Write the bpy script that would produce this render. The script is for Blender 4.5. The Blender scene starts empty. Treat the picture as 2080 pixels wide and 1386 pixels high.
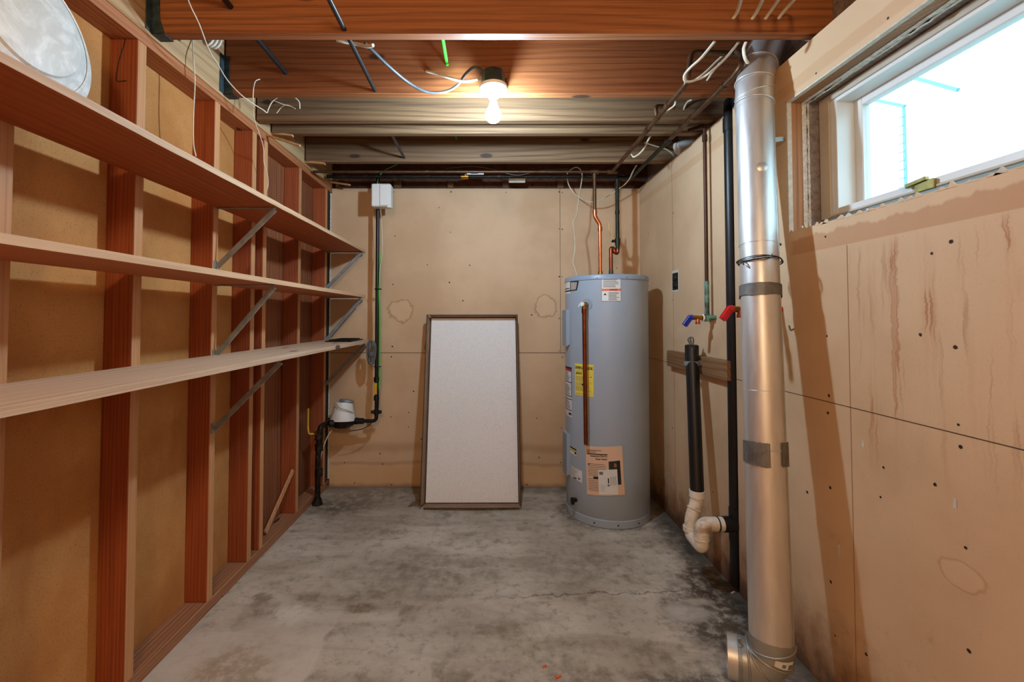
import bpy, bmesh, math, random
from mathutils import Vector as V, Matrix
random.seed(7)
C = bpy.context.scene.collection
sin, cos, pi = math.sin, math.cos, math.pi

# ------------------------------------------------------------------ camera (also used to read depths)
F, CX, CY, PITCH, H = 910.0, 994.0, 621.6, math.radians(1.6), 1.18
_f = V((0, cos(PITCH), sin(PITCH))); _u = V((0, -sin(PITCH), cos(PITCH)))
def _dir(px, py): return V(((px - CX) / F, 0, 0)) + _u * (-(py - CY) / F) + _f
EYE = V((0, 0, H))
def u(px, py, d):  r = _dir(px, py); return EYE + r * (d / r.y)          # point at depth Y = d
def uX(px, py, X): r = _dir(px, py); return EYE + r * (X / r.x)
def uZ(px, py, z): r = _dir(px, py); return EYE + r * ((z - H) / r.z)

# ------------------------------------------------------------------ materials
def lin(c):
    return tuple(((x / 255) / 12.92 if x / 255 <= .04045 else ((x / 255 + .055) / 1.055) ** 2.4) for x in c) + (1,)
class N:
    def __init__(s, name):
        s.m = bpy.data.materials.new(name); s.m.use_nodes = True
        s.t = s.m.node_tree; s.b = s.t.nodes['Principled BSDF']
    def n(s, typ, **k):
        x = s.t.nodes.new(typ)
        for a, v in k.items(): setattr(x, a, v)
        return x
    def l(s, a, b): s.t.links.new(a, b)
    def val(s, sock, v):
        if isinstance(v, bpy.types.NodeSocket): s.l(v, sock)
        else: sock.default_value = v
    def math(s, op, a, b=0.0, c=0.0, clamp=False):
        x = s.n('ShaderNodeMath', operation=op, use_clamp=clamp)
        for i, v in enumerate((a, b, c)): s.val(x.inputs[i], v)
        return x.outputs[0]
    def mix(s, f, a, b, bt='MIX'):
        x = s.n('ShaderNodeMix', data_type='RGBA', blend_type=bt)
        s.val(x.inputs[0], f); s.val(x.inputs[6], a); s.val(x.inputs[7], b)
        return x.outputs[2]
    def sstep(s, v, lo, hi, a=0.0, b=1.0):
        x = s.n('ShaderNodeMapRange', interpolation_type='SMOOTHSTEP')
        s.val(x.inputs[0], v); x.inputs[1].default_value = lo; x.inputs[2].default_value = hi
        x.inputs[3].default_value = a; x.inputs[4].default_value = b
        return x.outputs[0]
    def noise(s, vec, scale, detail=4, rough=.55, dist=0.0):
        x = s.n('ShaderNodeTexNoise'); s.l(vec, x.inputs['Vector'])
        x.inputs['Scale'].default_value = scale; x.inputs['Detail'].default_value = detail
        x.inputs['Roughness'].default_value = rough; x.inputs['Distortion'].default_value = dist
        return x.outputs[0]
    def mapv(s, vec, scale=(1, 1, 1), loc=(0, 0, 0)):
        x = s.n('ShaderNodeMapping'); s.l(vec, x.inputs[0])
        x.inputs['Scale'].default_value = scale; s.val(x.inputs['Location'], loc)
        return x.outputs[0]
    def obj(s): return s.n('ShaderNodeTexCoord').outputs['Object']
    def pos(s): return s.n('ShaderNodeNewGeometry').outputs['Position']
    def sep(s, v):
        x = s.n('ShaderNodeSeparateXYZ'); s.l(v, x.inputs[0]); return x.outputs
    def rnd(s): return s.n('ShaderNodeObjectInfo').outputs['Random']
    def bump(s, h, strength=.3, dist=.002):
        x = s.n('ShaderNodeBump'); s.l(h, x.inputs['Height'])
        x.inputs['Strength'].default_value = strength; x.inputs['Distance'].default_value = dist
        s.l(x.outputs[0], s.b.inputs['Normal'])
    def col(s, c): s.val(s.b.inputs['Base Color'], c)
    def set(s, rough=.6, metal=0.0, **k):
        s.b.inputs['Roughness'].default_value = rough; s.b.inputs['Metallic'].default_value = metal
        for a, v in k.items(): s.b.inputs[a.replace('_', ' ')].default_value = v
        return s.m

def plain(name, c, rough=.55, metal=0.0, var=.12, scale=30, **k):
    """solid colour with a light procedural mottling"""
    q = N(name); o = q.obj(); f = q.noise(o, scale, 3)
    base = lin(c); dk = tuple(x * (1 - var * 2) for x in base[:3]) + (1,)
    q.col(q.mix(q.sstep(f, .35, .65), dk, base))
    return q.set(rough, metal, **k)

def wood(name, light, dark, axis, rings=26., rough=.65, knots=True, streak=.5, tint=.25):
    q = N(name); o = q.obj()
    off = q.n('ShaderNodeCombineXYZ'); r = q.math('MULTIPLY', q.rnd(), 37.0)
    for i in range(3): q.l(r, off.inputs[i])
    ax = 'XYZ'.index(axis)
    sc = [1, 1, 1]; sc[ax] = .10
    v = q.mapv(o, tuple(sc), off.outputs[0])
    warp = q.noise(v, 5.0, 3, .5)
    cross = q.sep(v)
    others = [i for i in range(3) if i != ax]
    s = q.math('ADD', cross[others[0]], q.math('MULTIPLY', cross[others[1]], .83))
    ph = q.math('ADD', q.math('MULTIPLY', s, rings * 6.28), q.math('MULTIPLY', warp, 34.0))
    band = q.math('ADD', q.math('MULTIPLY', q.math('SINE', ph), .5), .5)
    sc2 = [1, 1, 1]; sc2[ax] = .012
    fine = q.noise(q.mapv(o, tuple(sc2), off.outputs[0]), 210, 2, .6)
    big = q.noise(v, 2.2, 2)
    f = q.math('ADD', q.math('MULTIPLY', q.math('POWER', band, 2.5), streak * .75), q.math('MULTIPLY', q.sstep(fine, .3, .75), .5), clamp=True)
    c = q.mix(f, lin(light), lin(dark))
    c = q.mix(q.math('MULTIPLY', q.sstep(big, .4, .75), tint), c, lin(dark))
    hs = q.n('ShaderNodeHueSaturation'); q.l(c, hs.inputs['Color'])
    q.l(q.math('ADD', q.math('MULTIPLY', q.rnd(), .3), .85), hs.inputs['Value'])
    c = hs.outputs[0]
    if knots:
        ks = [7, 7, 7]; ks[ax] = 2.6
        vo = q.n('ShaderNodeTexVoronoi'); q.l(q.mapv(o, tuple(ks), off.outputs[0]), vo.inputs['Vector']); vo.inputs['Scale'].default_value = 1.0
        vd = q.math('ADD', vo.outputs['Distance'], q.math('MULTIPLY', fine, .05))
        c = q.mix(q.sstep(vd, .10, .15, .85, 0), c, (.03, .012, .006, 1))
    q.col(c); q.bump(f, .25, .0012)
    return q.set(rough, 0.0)

def metal(name, c, rough=.35, var=.25, scale=14, metallic=1.0, patina=None, lo=.5, hi=.62, stretch=(1, 1, 1)):
    q = N(name); o = q.obj(); vv = q.mapv(o, stretch)
    base = lin(c); dk = tuple(x * (1 - var) for x in base[:3]) + (1,)
    f = q.noise(vv, scale, 5, .6)
    cc = q.mix(q.sstep(f, .3, .7), dk, base)
    if patina:
        g = q.sstep(q.noise(o, 23, 4, .6), lo, hi)
        cc = q.mix(g, cc, lin(patina))
        q.l(q.math('SUBTRACT', metallic, q.math('MULTIPLY', g, metallic)), q.b.inputs['Metallic'])
        q.col(cc); q.b.inputs['Roughness'].default_value = rough
        q.l(q.math('ADD', q.math('MULTIPLY', f, .3), rough - .1), q.b.inputs['Roughness'])
        return q.m
    q.col(cc); q.l(q.math('ADD', q.math('MULTIPLY', f, .25), rough - .1), q.b.inputs['Roughness'])
    q.b.inputs['Metallic'].default_value = metallic
    return q.m

M = {}
M['fir_stud']  = wood('fir_stud', (168, 86, 42), (112, 46, 20), 'Z', 85, knots=False, streak=.42)
M['fir_edge']  = wood('fir_edge', (206, 154, 102), (176, 116, 70), 'Z', 60, knots=False, streak=.35)
M['fir_plate'] = wood('fir_plate', (190, 126, 78), (136, 76, 42), 'Y', 60)
M['fir_sole']  = wood('fir_sole', (188, 134, 94), (126, 76, 46), 'Y', 60)
M['joist']     = wood('joist', (164, 100, 52), (92, 46, 20), 'X', 40, streak=.45, tint=.5)
M['joist_old'] = wood('joist_old', (146, 112, 76), (80, 55, 35), 'X', 36, streak=.6, tint=.6)
M['shelf']     = wood('shelf', (190, 112, 66), (146, 78, 40), 'Y', 36, knots=False, streak=.4)
M['shelf_edge'] = wood('shelf_edge', (218, 182, 142), (186, 140, 98), 'Y', 36, knots=False, streak=.35)
M['shelf_grey'] = wood('shelf_grey', (218, 190, 160), (176, 140, 106), 'Y', 30, streak=.4)
M['pale_wood'] = wood('pale_wood', (210, 176, 128), (158, 112, 68), 'Y', 34)
M['lath']      = wood('lath', (206, 158, 116), (160, 104, 66), 'Z', 30, knots=False)
M['shim']      = wood('shim', (206, 160, 104), (160, 104, 56), 'X', 40, knots=False)
M['plank']     = wood('plank', (160, 98, 58), (88, 44, 22), 'Z', 40, streak=.5, tint=.6)
M['subfloor']  = wood('subfloor', (104, 64, 38), (56, 30, 16), 'Y', 10, tint=.6)
M['black_wood'] = wood('black_wood', (40, 34, 28), (12, 10, 9), 'Z', 30, knots=False)
M['block']     = wood('block', (190, 134, 86), (120, 76, 44), 'Z', 40, streak=.5, tint=.6)
M['block_stained'] = wood('block_stained', (164, 122, 78), (84, 56, 32), 'Y', 40, streak=.5, tint=.7)
M['dark_iron'] = metal('dark_iron', (52, 48, 44), .5, .4, 40, .8, patina=(58, 44, 32), lo=.55, hi=.7)
M['black_abs'] = plain('black_abs', (13, 14, 16), .42, var=.1, scale=20)
M['black_rubber'] = plain('black_rubber', (14, 14, 15), .55)
M['steel']     = metal('steel', (158, 166, 168), .5, .3, 30, .55)
M['galv']      = metal('galv', (216, 214, 210), .42, .12, 9, .72, stretch=(4, 4, .5))
M['galv_dark'] = metal('galv_dark', (176, 176, 170), .42, .2, 14, .72)
M['duct_tape'] = metal('duct_tape', (128, 126, 122), .5, .4, 26, .5)
M['copper']    = metal('copper', (150, 84, 56), .36, .3, 18, 1.0)
M['copper_new'] = metal('copper_new', (214, 122, 82), .28, .15, 12, 1.0)
M['copper_old'] = metal('copper_old', (112, 82, 58), .45, .35, 20, .85, patina=(104, 104, 86), lo=.58, hi=.75)
M['copper_dark'] = metal('copper_dark', (84, 56, 42), .45, .35, 20, .8)
M['copper_green'] = metal('copper_green', (84, 96, 84), .5, .4, 30, .6, patina=(98, 148, 130), lo=.42, hi=.6)
M['dark_pipe'] = metal('dark_pipe', (60, 62, 52), .45, .4, 24, .8, patina=(70, 96, 84), lo=.62, hi=.72)
M['brass']     = metal('brass', (186, 134, 66), .3, .25, 30, 1.0)
M['hanger']    = metal('hanger', (84, 104, 108), .5, .5, 40, .7, patina=(38, 46, 46), lo=.48, hi=.6)
M['white_pl']  = plain('white_pl', (226, 226, 220), .45, var=.012)
M['white_cable'] = plain('white_cable', (222, 214, 192), .5, var=.08)
M['grey_cable'] = plain('grey_cable', (104, 108, 108), .45, var=.1)
M['conduit_grey'] = plain('conduit_grey', (74, 80, 82), .4, var=.1)
M['black_cable'] = plain('black_cable', (30, 33, 36), .4, var=.1)
M['green_cable'] = plain('green_cable', (52, 196, 44), .4, var=.06)
M['yellow_pl'] = plain('yellow_pl', (216, 168, 40), .4, var=.06)
M['blue_pl']   = plain('blue_pl', (28, 52, 168), .35, var=.06)
M['red_pl']    = plain('red_pl', (206, 30, 34), .35, var=.06)
M['porcelain'] = plain('porcelain', (236, 236, 230), .25, var=.03)
M['dark_box']  = plain('dark_box', (34, 44, 48), .45, var=.2)
M['ink']       = plain('ink', (22, 22, 24), .6, var=0.0)
M['grey_ink']  = plain('grey_ink', (118, 112, 106), .6, var=0.0)
M['orange_ink'] = plain('orange_ink', (226, 112, 62), .6, var=0.0)
M['red_ink']   = plain('red_ink', (186, 40, 48), .6, var=0.0)
M['label_white'] = plain('label_white', (222, 222, 218), .5, var=.02)
M['label_yellow'] = plain('label_yellow', (232, 212, 84), .5, var=.03)
M['label_silver'] = plain('label_silver', (168, 158, 148), .35, var=.04)
M['paper_pink'] = plain('paper_pink', (226, 190, 160), .7, var=.03, scale=6)
M['heater']    = plain('heater', (158, 170, 182), .36, var=.02, scale=3)
M['heater_trim'] = plain('heater_trim', (140, 156, 172), .38, var=.02, scale=3)
M['cardboard'] = plain('cardboard', (150, 120, 94), .8, var=.08, scale=12)
M['cardboard_edge'] = plain('cardboard_edge', (52, 42, 36), .8, var=.1)
M['vinyl']     = plain('vinyl', (226, 228, 226), .4, var=.03, scale=4)
M['beige_frame'] = plain('beige_frame', (196, 186, 166), .5, var=.06, scale=6)
M['gold']      = metal('gold', (150, 138, 84), .4, .3, 40, .9)
M['dark_void'] = plain('dark_void', (16, 12, 10), .9, var=.2)

# glass pane
q = N('glass'); q.set(.0, 0, Transmission_Weight=1.0, IOR=1.05); q.col((.97, .99, 1, 1)); M['glass'] = q.m
# bulb
q = N('bulb_glass'); q.b.inputs['Base Color'].default_value = (1, 1, 1, 1)
q.b.inputs['Emission Color'].default_value = (.72, 1.0, 1.28, 1); q.b.inputs['Emission Strength'].default_value = 880.0
M['bulb'] = q.m
q = N('fill_globe_glass'); q.b.inputs['Base Color'].default_value = (1, 1, 1, 1)
q.b.inputs['Emission Color'].default_value = (1.0, .74, .45, 1); q.b.inputs['Emission Strength'].default_value = 115.0
M['globe'] = q.m
# acoustic ceiling tile
q = N('tile'); o = q.obj()
sp = q.noise(o, 290, 2, .5); sp2 = q.noise(o, 520, 1)
c = q.mix(q.sstep(sp, .60, .66, 0, .55), lin((232, 230, 226)), lin((150, 144, 138)))
c = q.mix(q.sstep(sp2, .66, .72, 0, .5), c, lin((120, 114, 108)))
q.col(c); q.bump(sp, .3, .001); M['tile'] = q.set(.85)
# pvc trap
q = N('pvc'); o = q.obj()
c = q.mix(q.sstep(q.noise(o, 9, 5, .65), .5, .72, 0, .75), lin((232, 222, 204)), lin((150, 104, 62)))
q.col(c); M['pvc'] = q.set(.35)
# alabaster
q = N('alabaster'); o = q.obj()
a = q.noise(o, 9, 5, .6, 2.2); b2 = q.noise(o, 22, 3, .6, 1.0)
c = q.mix(q.sstep(a, .38, .62), lin((216, 216, 206)), lin((240, 242, 234)))
c = q.mix(q.sstep(b2, .55, .7, 0, .3), c, lin((196, 186, 170)))
q.col(c); M['alabaster'] = q.set(.5, 0, Subsurface_Weight=.3, Subsurface_Radius=(.02, .02, .02))
# fibreboard sheathing
q = N('fibreboard'); p = q.pos()
a = q.noise(p, 3.0, 5, .6); b2 = q.noise(p, 160, 3, .7); d2 = q.noise(q.mapv(p, (1, 1, .25)), 9, 4)
c = q.mix(q.sstep(a, .3, .7), lin((200, 144, 80)), lin((178, 116, 54)))
c = q.mix(q.sstep(b2, .52, .72, 0, .5), c, lin((124, 74, 34)))
c = q.mix(q.sstep(d2, .55, .75, 0, .4), c, lin((150, 94, 44)))
q.col(c); q.bump(b2, .25, .001); M['fibreboard'] = q.set(.85)
# rough concrete
q = N('rough_concrete'); p = q.pos()
a = q.noise(p, 60, 6, .7); b2 = q.noise(p, 6, 3)
c = q.mix(q.sstep(a, .3, .7), lin((118, 104, 98)), lin((160, 148, 140)))
c = q.mix(q.sstep(b2, .4, .7, 0, .4), c, lin((120, 106, 96)))
q.col(c); q.bump(a, .8, .006); M['rough_concrete'] = q.set(.9)
q = N('foam'); p = q.pos(); a = q.noise(p, 90, 4, .6)
q.col(q.mix(q.sstep(a, .35, .7), lin((196, 190, 178)), lin((232, 228, 218)))); q.bump(a, .6, .004); M['foam'] = q.set(.85)

# floor: old concrete slab
q = N('slab'); p = q.pos(); x, y, z = q.sep(p)
n1 = q.noise(p, 1.6, 6, .6); n2 = q.noise(p, 9, 6, .65); n3 = q.noise(p, 120, 3, .7); n4 = q.noise(q.mapv(p, (.6, 2.2, 1)), 3.2, 5, .6, .6); n5 = q.noise(p, 22, 7, .7)
c = q.mix(q.sstep(n1, .32, .68), lin((174, 164, 146)), lin((212, 203, 186)))
c = q.mix(q.sstep(n4, .42, .68, 0, .6), c, lin((150, 136, 118)))
c = q.mix(q.sstep(n2, .5, .74, 0, .5), c, lin((108, 96, 80)))
c = q.mix(q.sstep(n3, .58, .78, 0, .35), c, lin((84, 76, 66)))
c = q.mix(q.sstep(n5, .50, .70, 0, .5), c, lin((104, 92, 74)))
c = q.mix(q.sstep(n5, .30, .44, .35, 0), c, lin((206, 198, 186)))
c = q.mix(q.sstep(q.noise(p, 4.5, 5, .6), .52, .70, 0, .5), c, lin((120, 104, 80)))
def blob(cx, cy, rx, ry, soft=.5, wob=.5, ns=None):
    e = q.math('SQRT', q.math('ADD', q.math('POWER', q.math('DIVIDE', q.math('SUBTRACT', x, cx), rx), 2), q.math('POWER', q.math('DIVIDE', q.math('SUBTRACT', y, cy), ry), 2)))
    e = q.math('ADD', e, q.math('MULTIPLY', q.math('SUBTRACT', ns or n2, .5), wob * 3.2))
    return q.sstep(e, 1 - soft, 1 + soft * .3, 1, 0)
# pale poured strip along the stud wall, its edge running toward the lens
edge = q.math('ADD', x, q.math('ADD', q.math('MULTIPLY', q.math('SUBTRACT', n2, .5), .10), q.math('MULTIPLY', q.math('SUBTRACT', n3, .5), .02)))
strip = q.math('MULTIPLY', q.sstep(edge, -.605, -.585, 1, 0), q.sstep(q.math('ADD', y, q.math('MULTIPLY', n2, .3)), 1.75, 2.1, 1, 0))
c = q.mix(q.math('MULTIPLY', strip, .7), c, lin((214, 204, 188)))
c = q.mix(q.math('MULTIPLY', q.sstep(q.math('ABSOLUTE', q.math('ADD', edge, .592)), .003, .012, .6, 0), q.sstep(y, 1.6, 1.75, 1, 0)), c, lin((198, 190, 178)))
for (bx, by, rx, ry, s, colr, amt) in [
        (-.86, 1.52, .17, .17, .6, (150, 124, 90), .6), (-.80, 1.82, .10, .07, .6, (222, 216, 204), .85),
        (.92, 1.80, .22, .28, .5, (58, 48, 38), .85), (.80, 1.47, .38, .10, .6, (66, 56, 46), .75), (.62, 1.42, .26, .09, .8, (72, 60, 46), .5),
        (.80, 1.83, .09, .07, .5, (206, 200, 188), .8), (.86, 1.90, .07, .03, .5, (200, 192, 178), .7),
        (.96, 2.05, .10, .16, .5, (64, 42, 22), .8), (1.0, 2.45, .10, .5, .7, (62, 48, 32), .6),
        (-.97, 2.85, .28, .16, .9, (66, 58, 40), .75), (-.55, 3.02, .5, .12, .9, (84, 76, 60), .55),
        (.50, 2.75, .10, .22, .6, (74, 56, 38), .7), (.72, 2.56, .26, .06, .6, (88, 70, 48), .5),
        (.16, 1.65, .25, .16, .9, (128, 112, 80), .4), (.5, 2.15, .4, .18, .9, (112, 102, 86), .4), (-.3, 2.1, .4, .2, .9, (116, 102, 86), .45),
        (-.52, 1.86, .07, .035, .5, (108, 86, 54), .7), (.3, 1.5, .12, .08, .7, (100, 76, 52), .5), (.02, 1.47, .09, .04, .7, (110, 84, 56), .5)]:
    c = q.mix(q.math('MULTIPLY', q.math('MULTIPLY', blob(bx, by, rx, ry, s), q.sstep(n5, .36, .56, .25, 1)), amt), c, lin(colr))
# hairline crack
cw = q.math('ABSOLUTE', q.math('SUBTRACT', q.math('SUBTRACT', y, 1.93), q.math('ADD', q.math('MULTIPLY', q.math('SUBTRACT', n2, .5), .12), q.math('MULTIPLY', x, .05))))
c = q.mix(q.math('MULTIPLY', q.sstep(cw, .001, .005, .7, 0), q.sstep(x, -.05, .15)), c, lin((60, 52, 44)))
# grime along the right wall
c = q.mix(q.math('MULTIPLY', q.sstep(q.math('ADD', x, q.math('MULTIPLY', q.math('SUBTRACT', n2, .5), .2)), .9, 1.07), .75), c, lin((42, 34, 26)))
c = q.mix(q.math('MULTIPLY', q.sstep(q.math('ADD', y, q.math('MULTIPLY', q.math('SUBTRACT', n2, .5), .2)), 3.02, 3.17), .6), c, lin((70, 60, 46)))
q.col(c); q.bump(n2, .25, .004); M['slab'] = q.set(.62)

# drywall (old tan paper) with stains that have shapes of their own
def drywall(name, which):
    q = N(name); p = q.pos(); x, y, z = q.sep(p)
    n1 = q.noise(p, 1.7, 4, .6); n2 = q.noise(p, 11, 5, .6); n3 = q.noise(p, 140, 3, .6)
    c = q.mix(q.sstep(n1, .35, .68), lin((214, 182, 145)), lin((198, 164, 126)))
    c = q.mix(q.sstep(n3, .55, .8, 0, .18), c, lin((150, 108, 70)))
    def ring(cu, cv, hu, hv, ru, rv, amt, colr):
        nonlocal c
        e = q.math('SQRT', q.math('ADD', q.math('POWER', q.math('DIVIDE', q.math('SUBTRACT', hu, cu), ru), 2), q.math('POWER', q.math('DIVIDE', q.math('SUBTRACT', hv, cv), rv), 2)))
        e = q.math('ADD', e, q.math('MULTIPLY', q.math('SUBTRACT', n2, .5), 1.3))
        c = q.mix(q.sstep(q.math('ABSOLUTE', q.math('SUBTRACT', e, 1.0)), .03, .13, amt, 0), c, lin(colr))
        c = q.mix(q.sstep(e, .9, 1.0, .18, 0), c, lin((232, 200, 158)))
    if which == 'back':
        ring(-.63, 1.24, x, z, .085, .075, .5, (150, 108, 66))
        ring(.40, 1.26, x, z, .075, .075, .5, (150, 108, 66))
        # tide marks near the floor
        w = q.math('ADD', z, q.math('MULTIPLY', q.math('SUBTRACT', n1, .5), .10))
        c = q.mix(q.sstep(w, .12, .16, .45, 0), c, lin((216, 168, 112)))
        c = q.mix(q.sstep(q.math('ABSOLUTE', q.math('SUBTRACT', w, .16)), .003, .02, .35, 0), c, lin((160, 106, 60)))
        c = q.mix(q.sstep(q.math('ABSOLUTE', q.math('SUBTRACT', w, .27)), .004, .05, .28, 0), c, lin((140, 90, 48)))
        c = q.mix(q.sstep(q.math('ADD', z, q.math('MULTIPLY', n2, .05)), .02, .06, .6, 0), c, lin((120, 84, 52)))
    else:
        # torn-tape band under the window
        e = q.math('ADD', z, q.math('MULTIPLY', q.math('SUBTRACT', n2, .5), .05))
        e2 = q.math('ADD', z, q.math('MULTIPLY', q.math('SUBTRACT', q.noise(q.mapv(p, (1, 5, 1)), 3, 3), .5), .07))
        band = q.math('MULTIPLY', q.sstep(z, 1.400, 1.404), q.sstep(e2, 1.448, 1.456, 1, 0))
        near = q.sstep(y, 1.56, 1.6, 1, 0)
        c = q.mix(q.math('MULTIPLY', q.math('MULTIPLY', band, near), .6), c, lin((184, 134, 90)))
        c = q.mix(q.math('MULTIPLY', q.math('MULTIPLY', q.sstep(e2, 1.45, 1.46), near), .3), c, lin((228, 200, 160)))
        hb = q.math('MULTIPLY', q.sstep(z, 1.975, 1.985), q.sstep(q.math('ADD', z, q.math('MULTIPLY', n2, .02)), 2.03, 2.035, 1, 0))
        c = q.mix(q.math('MULTIPLY', hb, .4), c, lin((190, 144, 98)))
        # water runs
        jit = q.math('MULTIPLY', q.math('SUBTRACT', q.noise(q.mapv(p, (1, 1, 6)), 4, 4, .7), .5), .03)
        vv = q.n('ShaderNodeCombineXYZ'); q.l(q.math('ADD', y, jit), vv.inputs[0]); q.l(q.math('MULTIPLY', z, .05), vv.inputs[1])
        run = q.noise(vv.outputs[0], 15, 3, .6); run2 = q.noise(vv.outputs[0], 55, 2, .6)
        zone = q.math('MULTIPLY', q.sstep(z, .72, 1.0), q.math('MULTIPLY', q.sstep(z, 1.37, 1.41, 1, 0), q.sstep(y, 1.28, 1.36, 1, 0)))
        c = q.mix(q.math('MULTIPLY', q.sstep(run, .5, .68), q.math('MULTIPLY', zone, .42)), c, lin((168, 108, 60)))
        c = q.mix(q.math('MULTIPLY', q.sstep(q.math('ABSOLUTE', q.math('SUBTRACT', run, .60)), .004, .02, 1, 0), q.math('MULTIPLY', zone, .55)), c, lin((160, 92, 44)))
        c = q.mix(q.math('MULTIPLY', q.sstep(run2, .56, .72), q.math('MULTIPLY', zone, .40)), c, lin((150, 98, 58)))
        ring(1.03, .60, y, z, .05, .03, .3, (170, 104, 56))
        # mould and splash behind the taps and at the floor
        sp = q.math('MULTIPLY', q.sstep(q.noise(p, 260, 3, .7), .54, .7), q.math('MULTIPLY', q.sstep(q.math('ABSOLUTE', q.math('SUBTRACT', y, 2.15)), .12, .42, 1, 0), q.sstep(q.math('ABSOLUTE', q.math('SUBTRACT', z, 1.13)), .1, .32, 1, 0)))
        c = q.mix(q.math('MULTIPLY', sp, .4), c, lin((104, 84, 60)))
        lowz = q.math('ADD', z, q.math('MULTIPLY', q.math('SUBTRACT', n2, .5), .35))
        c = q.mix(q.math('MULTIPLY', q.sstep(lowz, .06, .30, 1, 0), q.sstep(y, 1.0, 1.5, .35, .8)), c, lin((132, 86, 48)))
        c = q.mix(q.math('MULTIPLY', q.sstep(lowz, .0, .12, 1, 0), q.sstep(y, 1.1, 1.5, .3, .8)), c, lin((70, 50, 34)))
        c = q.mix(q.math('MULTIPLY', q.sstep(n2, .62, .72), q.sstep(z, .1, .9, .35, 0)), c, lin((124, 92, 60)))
    q.col(c); q.bump(n3, .08, .001)
    return q.set(.72)
M['drywall_back'] = drywall('drywall_back', 'back')
M['drywall_right'] = drywall('drywall_right', 'right')
M['gypsum'] = plain('gypsum', (214, 206, 190), .85, var=.08, scale=60)
M['seam'] = plain('seam', (84, 56, 34), .9, var=.2)
M['faint_seam'] = plain('faint_seam', (158, 114, 74), .9, var=.1)
M['nail'] = plain('nail', (44, 26, 16), .8, var=.2)
M['trim_blue'] = plain('trim_blue', (104, 134, 144), .7, var=.02)
M['siding'] = plain('siding', (226, 232, 238), .7, var=.02, scale=2)
M['grass'] = plain('grass', (188, 196, 186), .9, var=.1, scale=8)

# ------------------------------------------------------------------ mesh helpers
def box(bm, lo, hi, bev=0.0, mi=0):
    lo, hi = V(lo), V(hi)
    r = bmesh.ops.create_cube(bm, size=1.0)
    vs = r['verts']
    for v in vs: v.co = V(((lo[i] + hi[i]) / 2 + v.co[i] * (hi[i] - lo[i]) for i in range(3)))
    fs = set(f for v in vs for f in v.link_faces)
    if mi:
        for f in fs: f.material_index = mi
    if bev:
        es = list({e for v in vs for e in v.link_edges})
        bmesh.ops.bevel(bm, geom=es, offset=bev, segments=1, affect='EDGES', profile=.5)
    return vs
def obox(bm, c, ax, ay, az, hx, hy, hz, bev=0.0, mi=0):
    ax, ay, az = V(ax).normalized(), V(ay).normalized(), V(az).normalized()
    r = bmesh.ops.create_cube(bm, size=2.0); vs = r['verts']; c = V(c)
    for v in vs: v.co = c + ax * (v.co.x * hx) + ay * (v.co.y * hy) + az * (v.co.z * hz)
    if mi:
        for f in set(f for v in vs for f in v.link_faces): f.material_index = mi
    if bev:
        bmesh.ops.bevel(bm, geom=list({e for v in vs for e in v.link_edges}), offset=bev, segments=1, affect='EDGES')
    bmesh.ops.recalc_face_normals(bm, faces=bm.faces)
def bar(bm, p0, p1, w, t, up=(0, 0, 1), bev=0.0, mi=0):
    p0, p1 = V(p0), V(p1); d = (p1 - p0); az = d.normalized(); ax = az.cross(V(up)).normalized(); ay = ax.cross(az)
    obox(bm, (p0 + p1) / 2, ax, ay, az, w / 2, t / 2, d.length / 2, bev, mi)
def fillet(pts, rad, n=6):
    pts = [V(p) for p in pts]; out = [pts[0]]
    for i in range(1, len(pts) - 1):
        a, b, c = pts[i - 1], pts[i], pts[i + 1]
        d1, d2 = (a - b), (c - b); r = min(rad, d1.length * .48, d2.length * .48)
        s, e = b + d1.normalized() * r, b + d2.normalized() * r
        for k in range(n + 1):
            t = k / n; out.append(s * (1 - t) ** 2 + b * 2 * t * (1 - t) + e * t * t)
    out.append(pts[-1]); return out
def spline(pts, n=6):
    P = [V(p) for p in pts]; P = [P[0] * 2 - P[1]] + P + [P[-1] * 2 - P[-2]]; out = []
    for i in range(1, len(P) - 2):
        for k in range(n):
            t = k / n; a, b, c, d = P[i - 1], P[i], P[i + 1], P[i + 2]
            out.append(.5 * ((2 * b) + (c - a) * t + (2 * a - 5 * b + 4 * c - d) * t * t + (3 * b - a - 3 * c + d) * t ** 3))
    out.append(P[-2]); return out
def tube(bm, pts, r, seg=12, caps=True, mi=0, flat=None, inner=None):
    """sweep a circle (radius or per-point radii) along a path"""
    pts = [V(p) for p in pts]; n = len(pts)
    rs = r if isinstance(r, (list, tuple)) else [r] * n
    t0 = (pts[1] - pts[0]).normalized()
    ref = V((0, 0, 1)) if abs(t0.z) < .9 else V((1, 0, 0))
    nx = t0.cross(ref).normalized(); rings = []
    for i, p in enumerate(pts):
        t = ((pts[min(i + 1, n - 1)] - pts[max(i - 1, 0)])).normalized()
        nx = (nx - t * nx.dot(t)).normalized(); ny = t.cross(nx)
        rings.append([bm.verts.new(p + (nx * cos(2 * pi * k / seg) + ny * sin(2 * pi * k / seg) * (flat or 1)) * rs[i]) for k in range(seg)])
    for i in range(n - 1):
        for k in range(seg):
            f = bm.faces.new((rings[i][k], rings[i][(k + 1) % seg], rings[i + 1][(k + 1) % seg], rings[i + 1][k])); f.material_index = mi
    if caps:
        f = bm.faces.new(rings[0][::-1]); f.material_index = mi
        f = bm.faces.new(rings[-1]); f.material_index = mi
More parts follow.
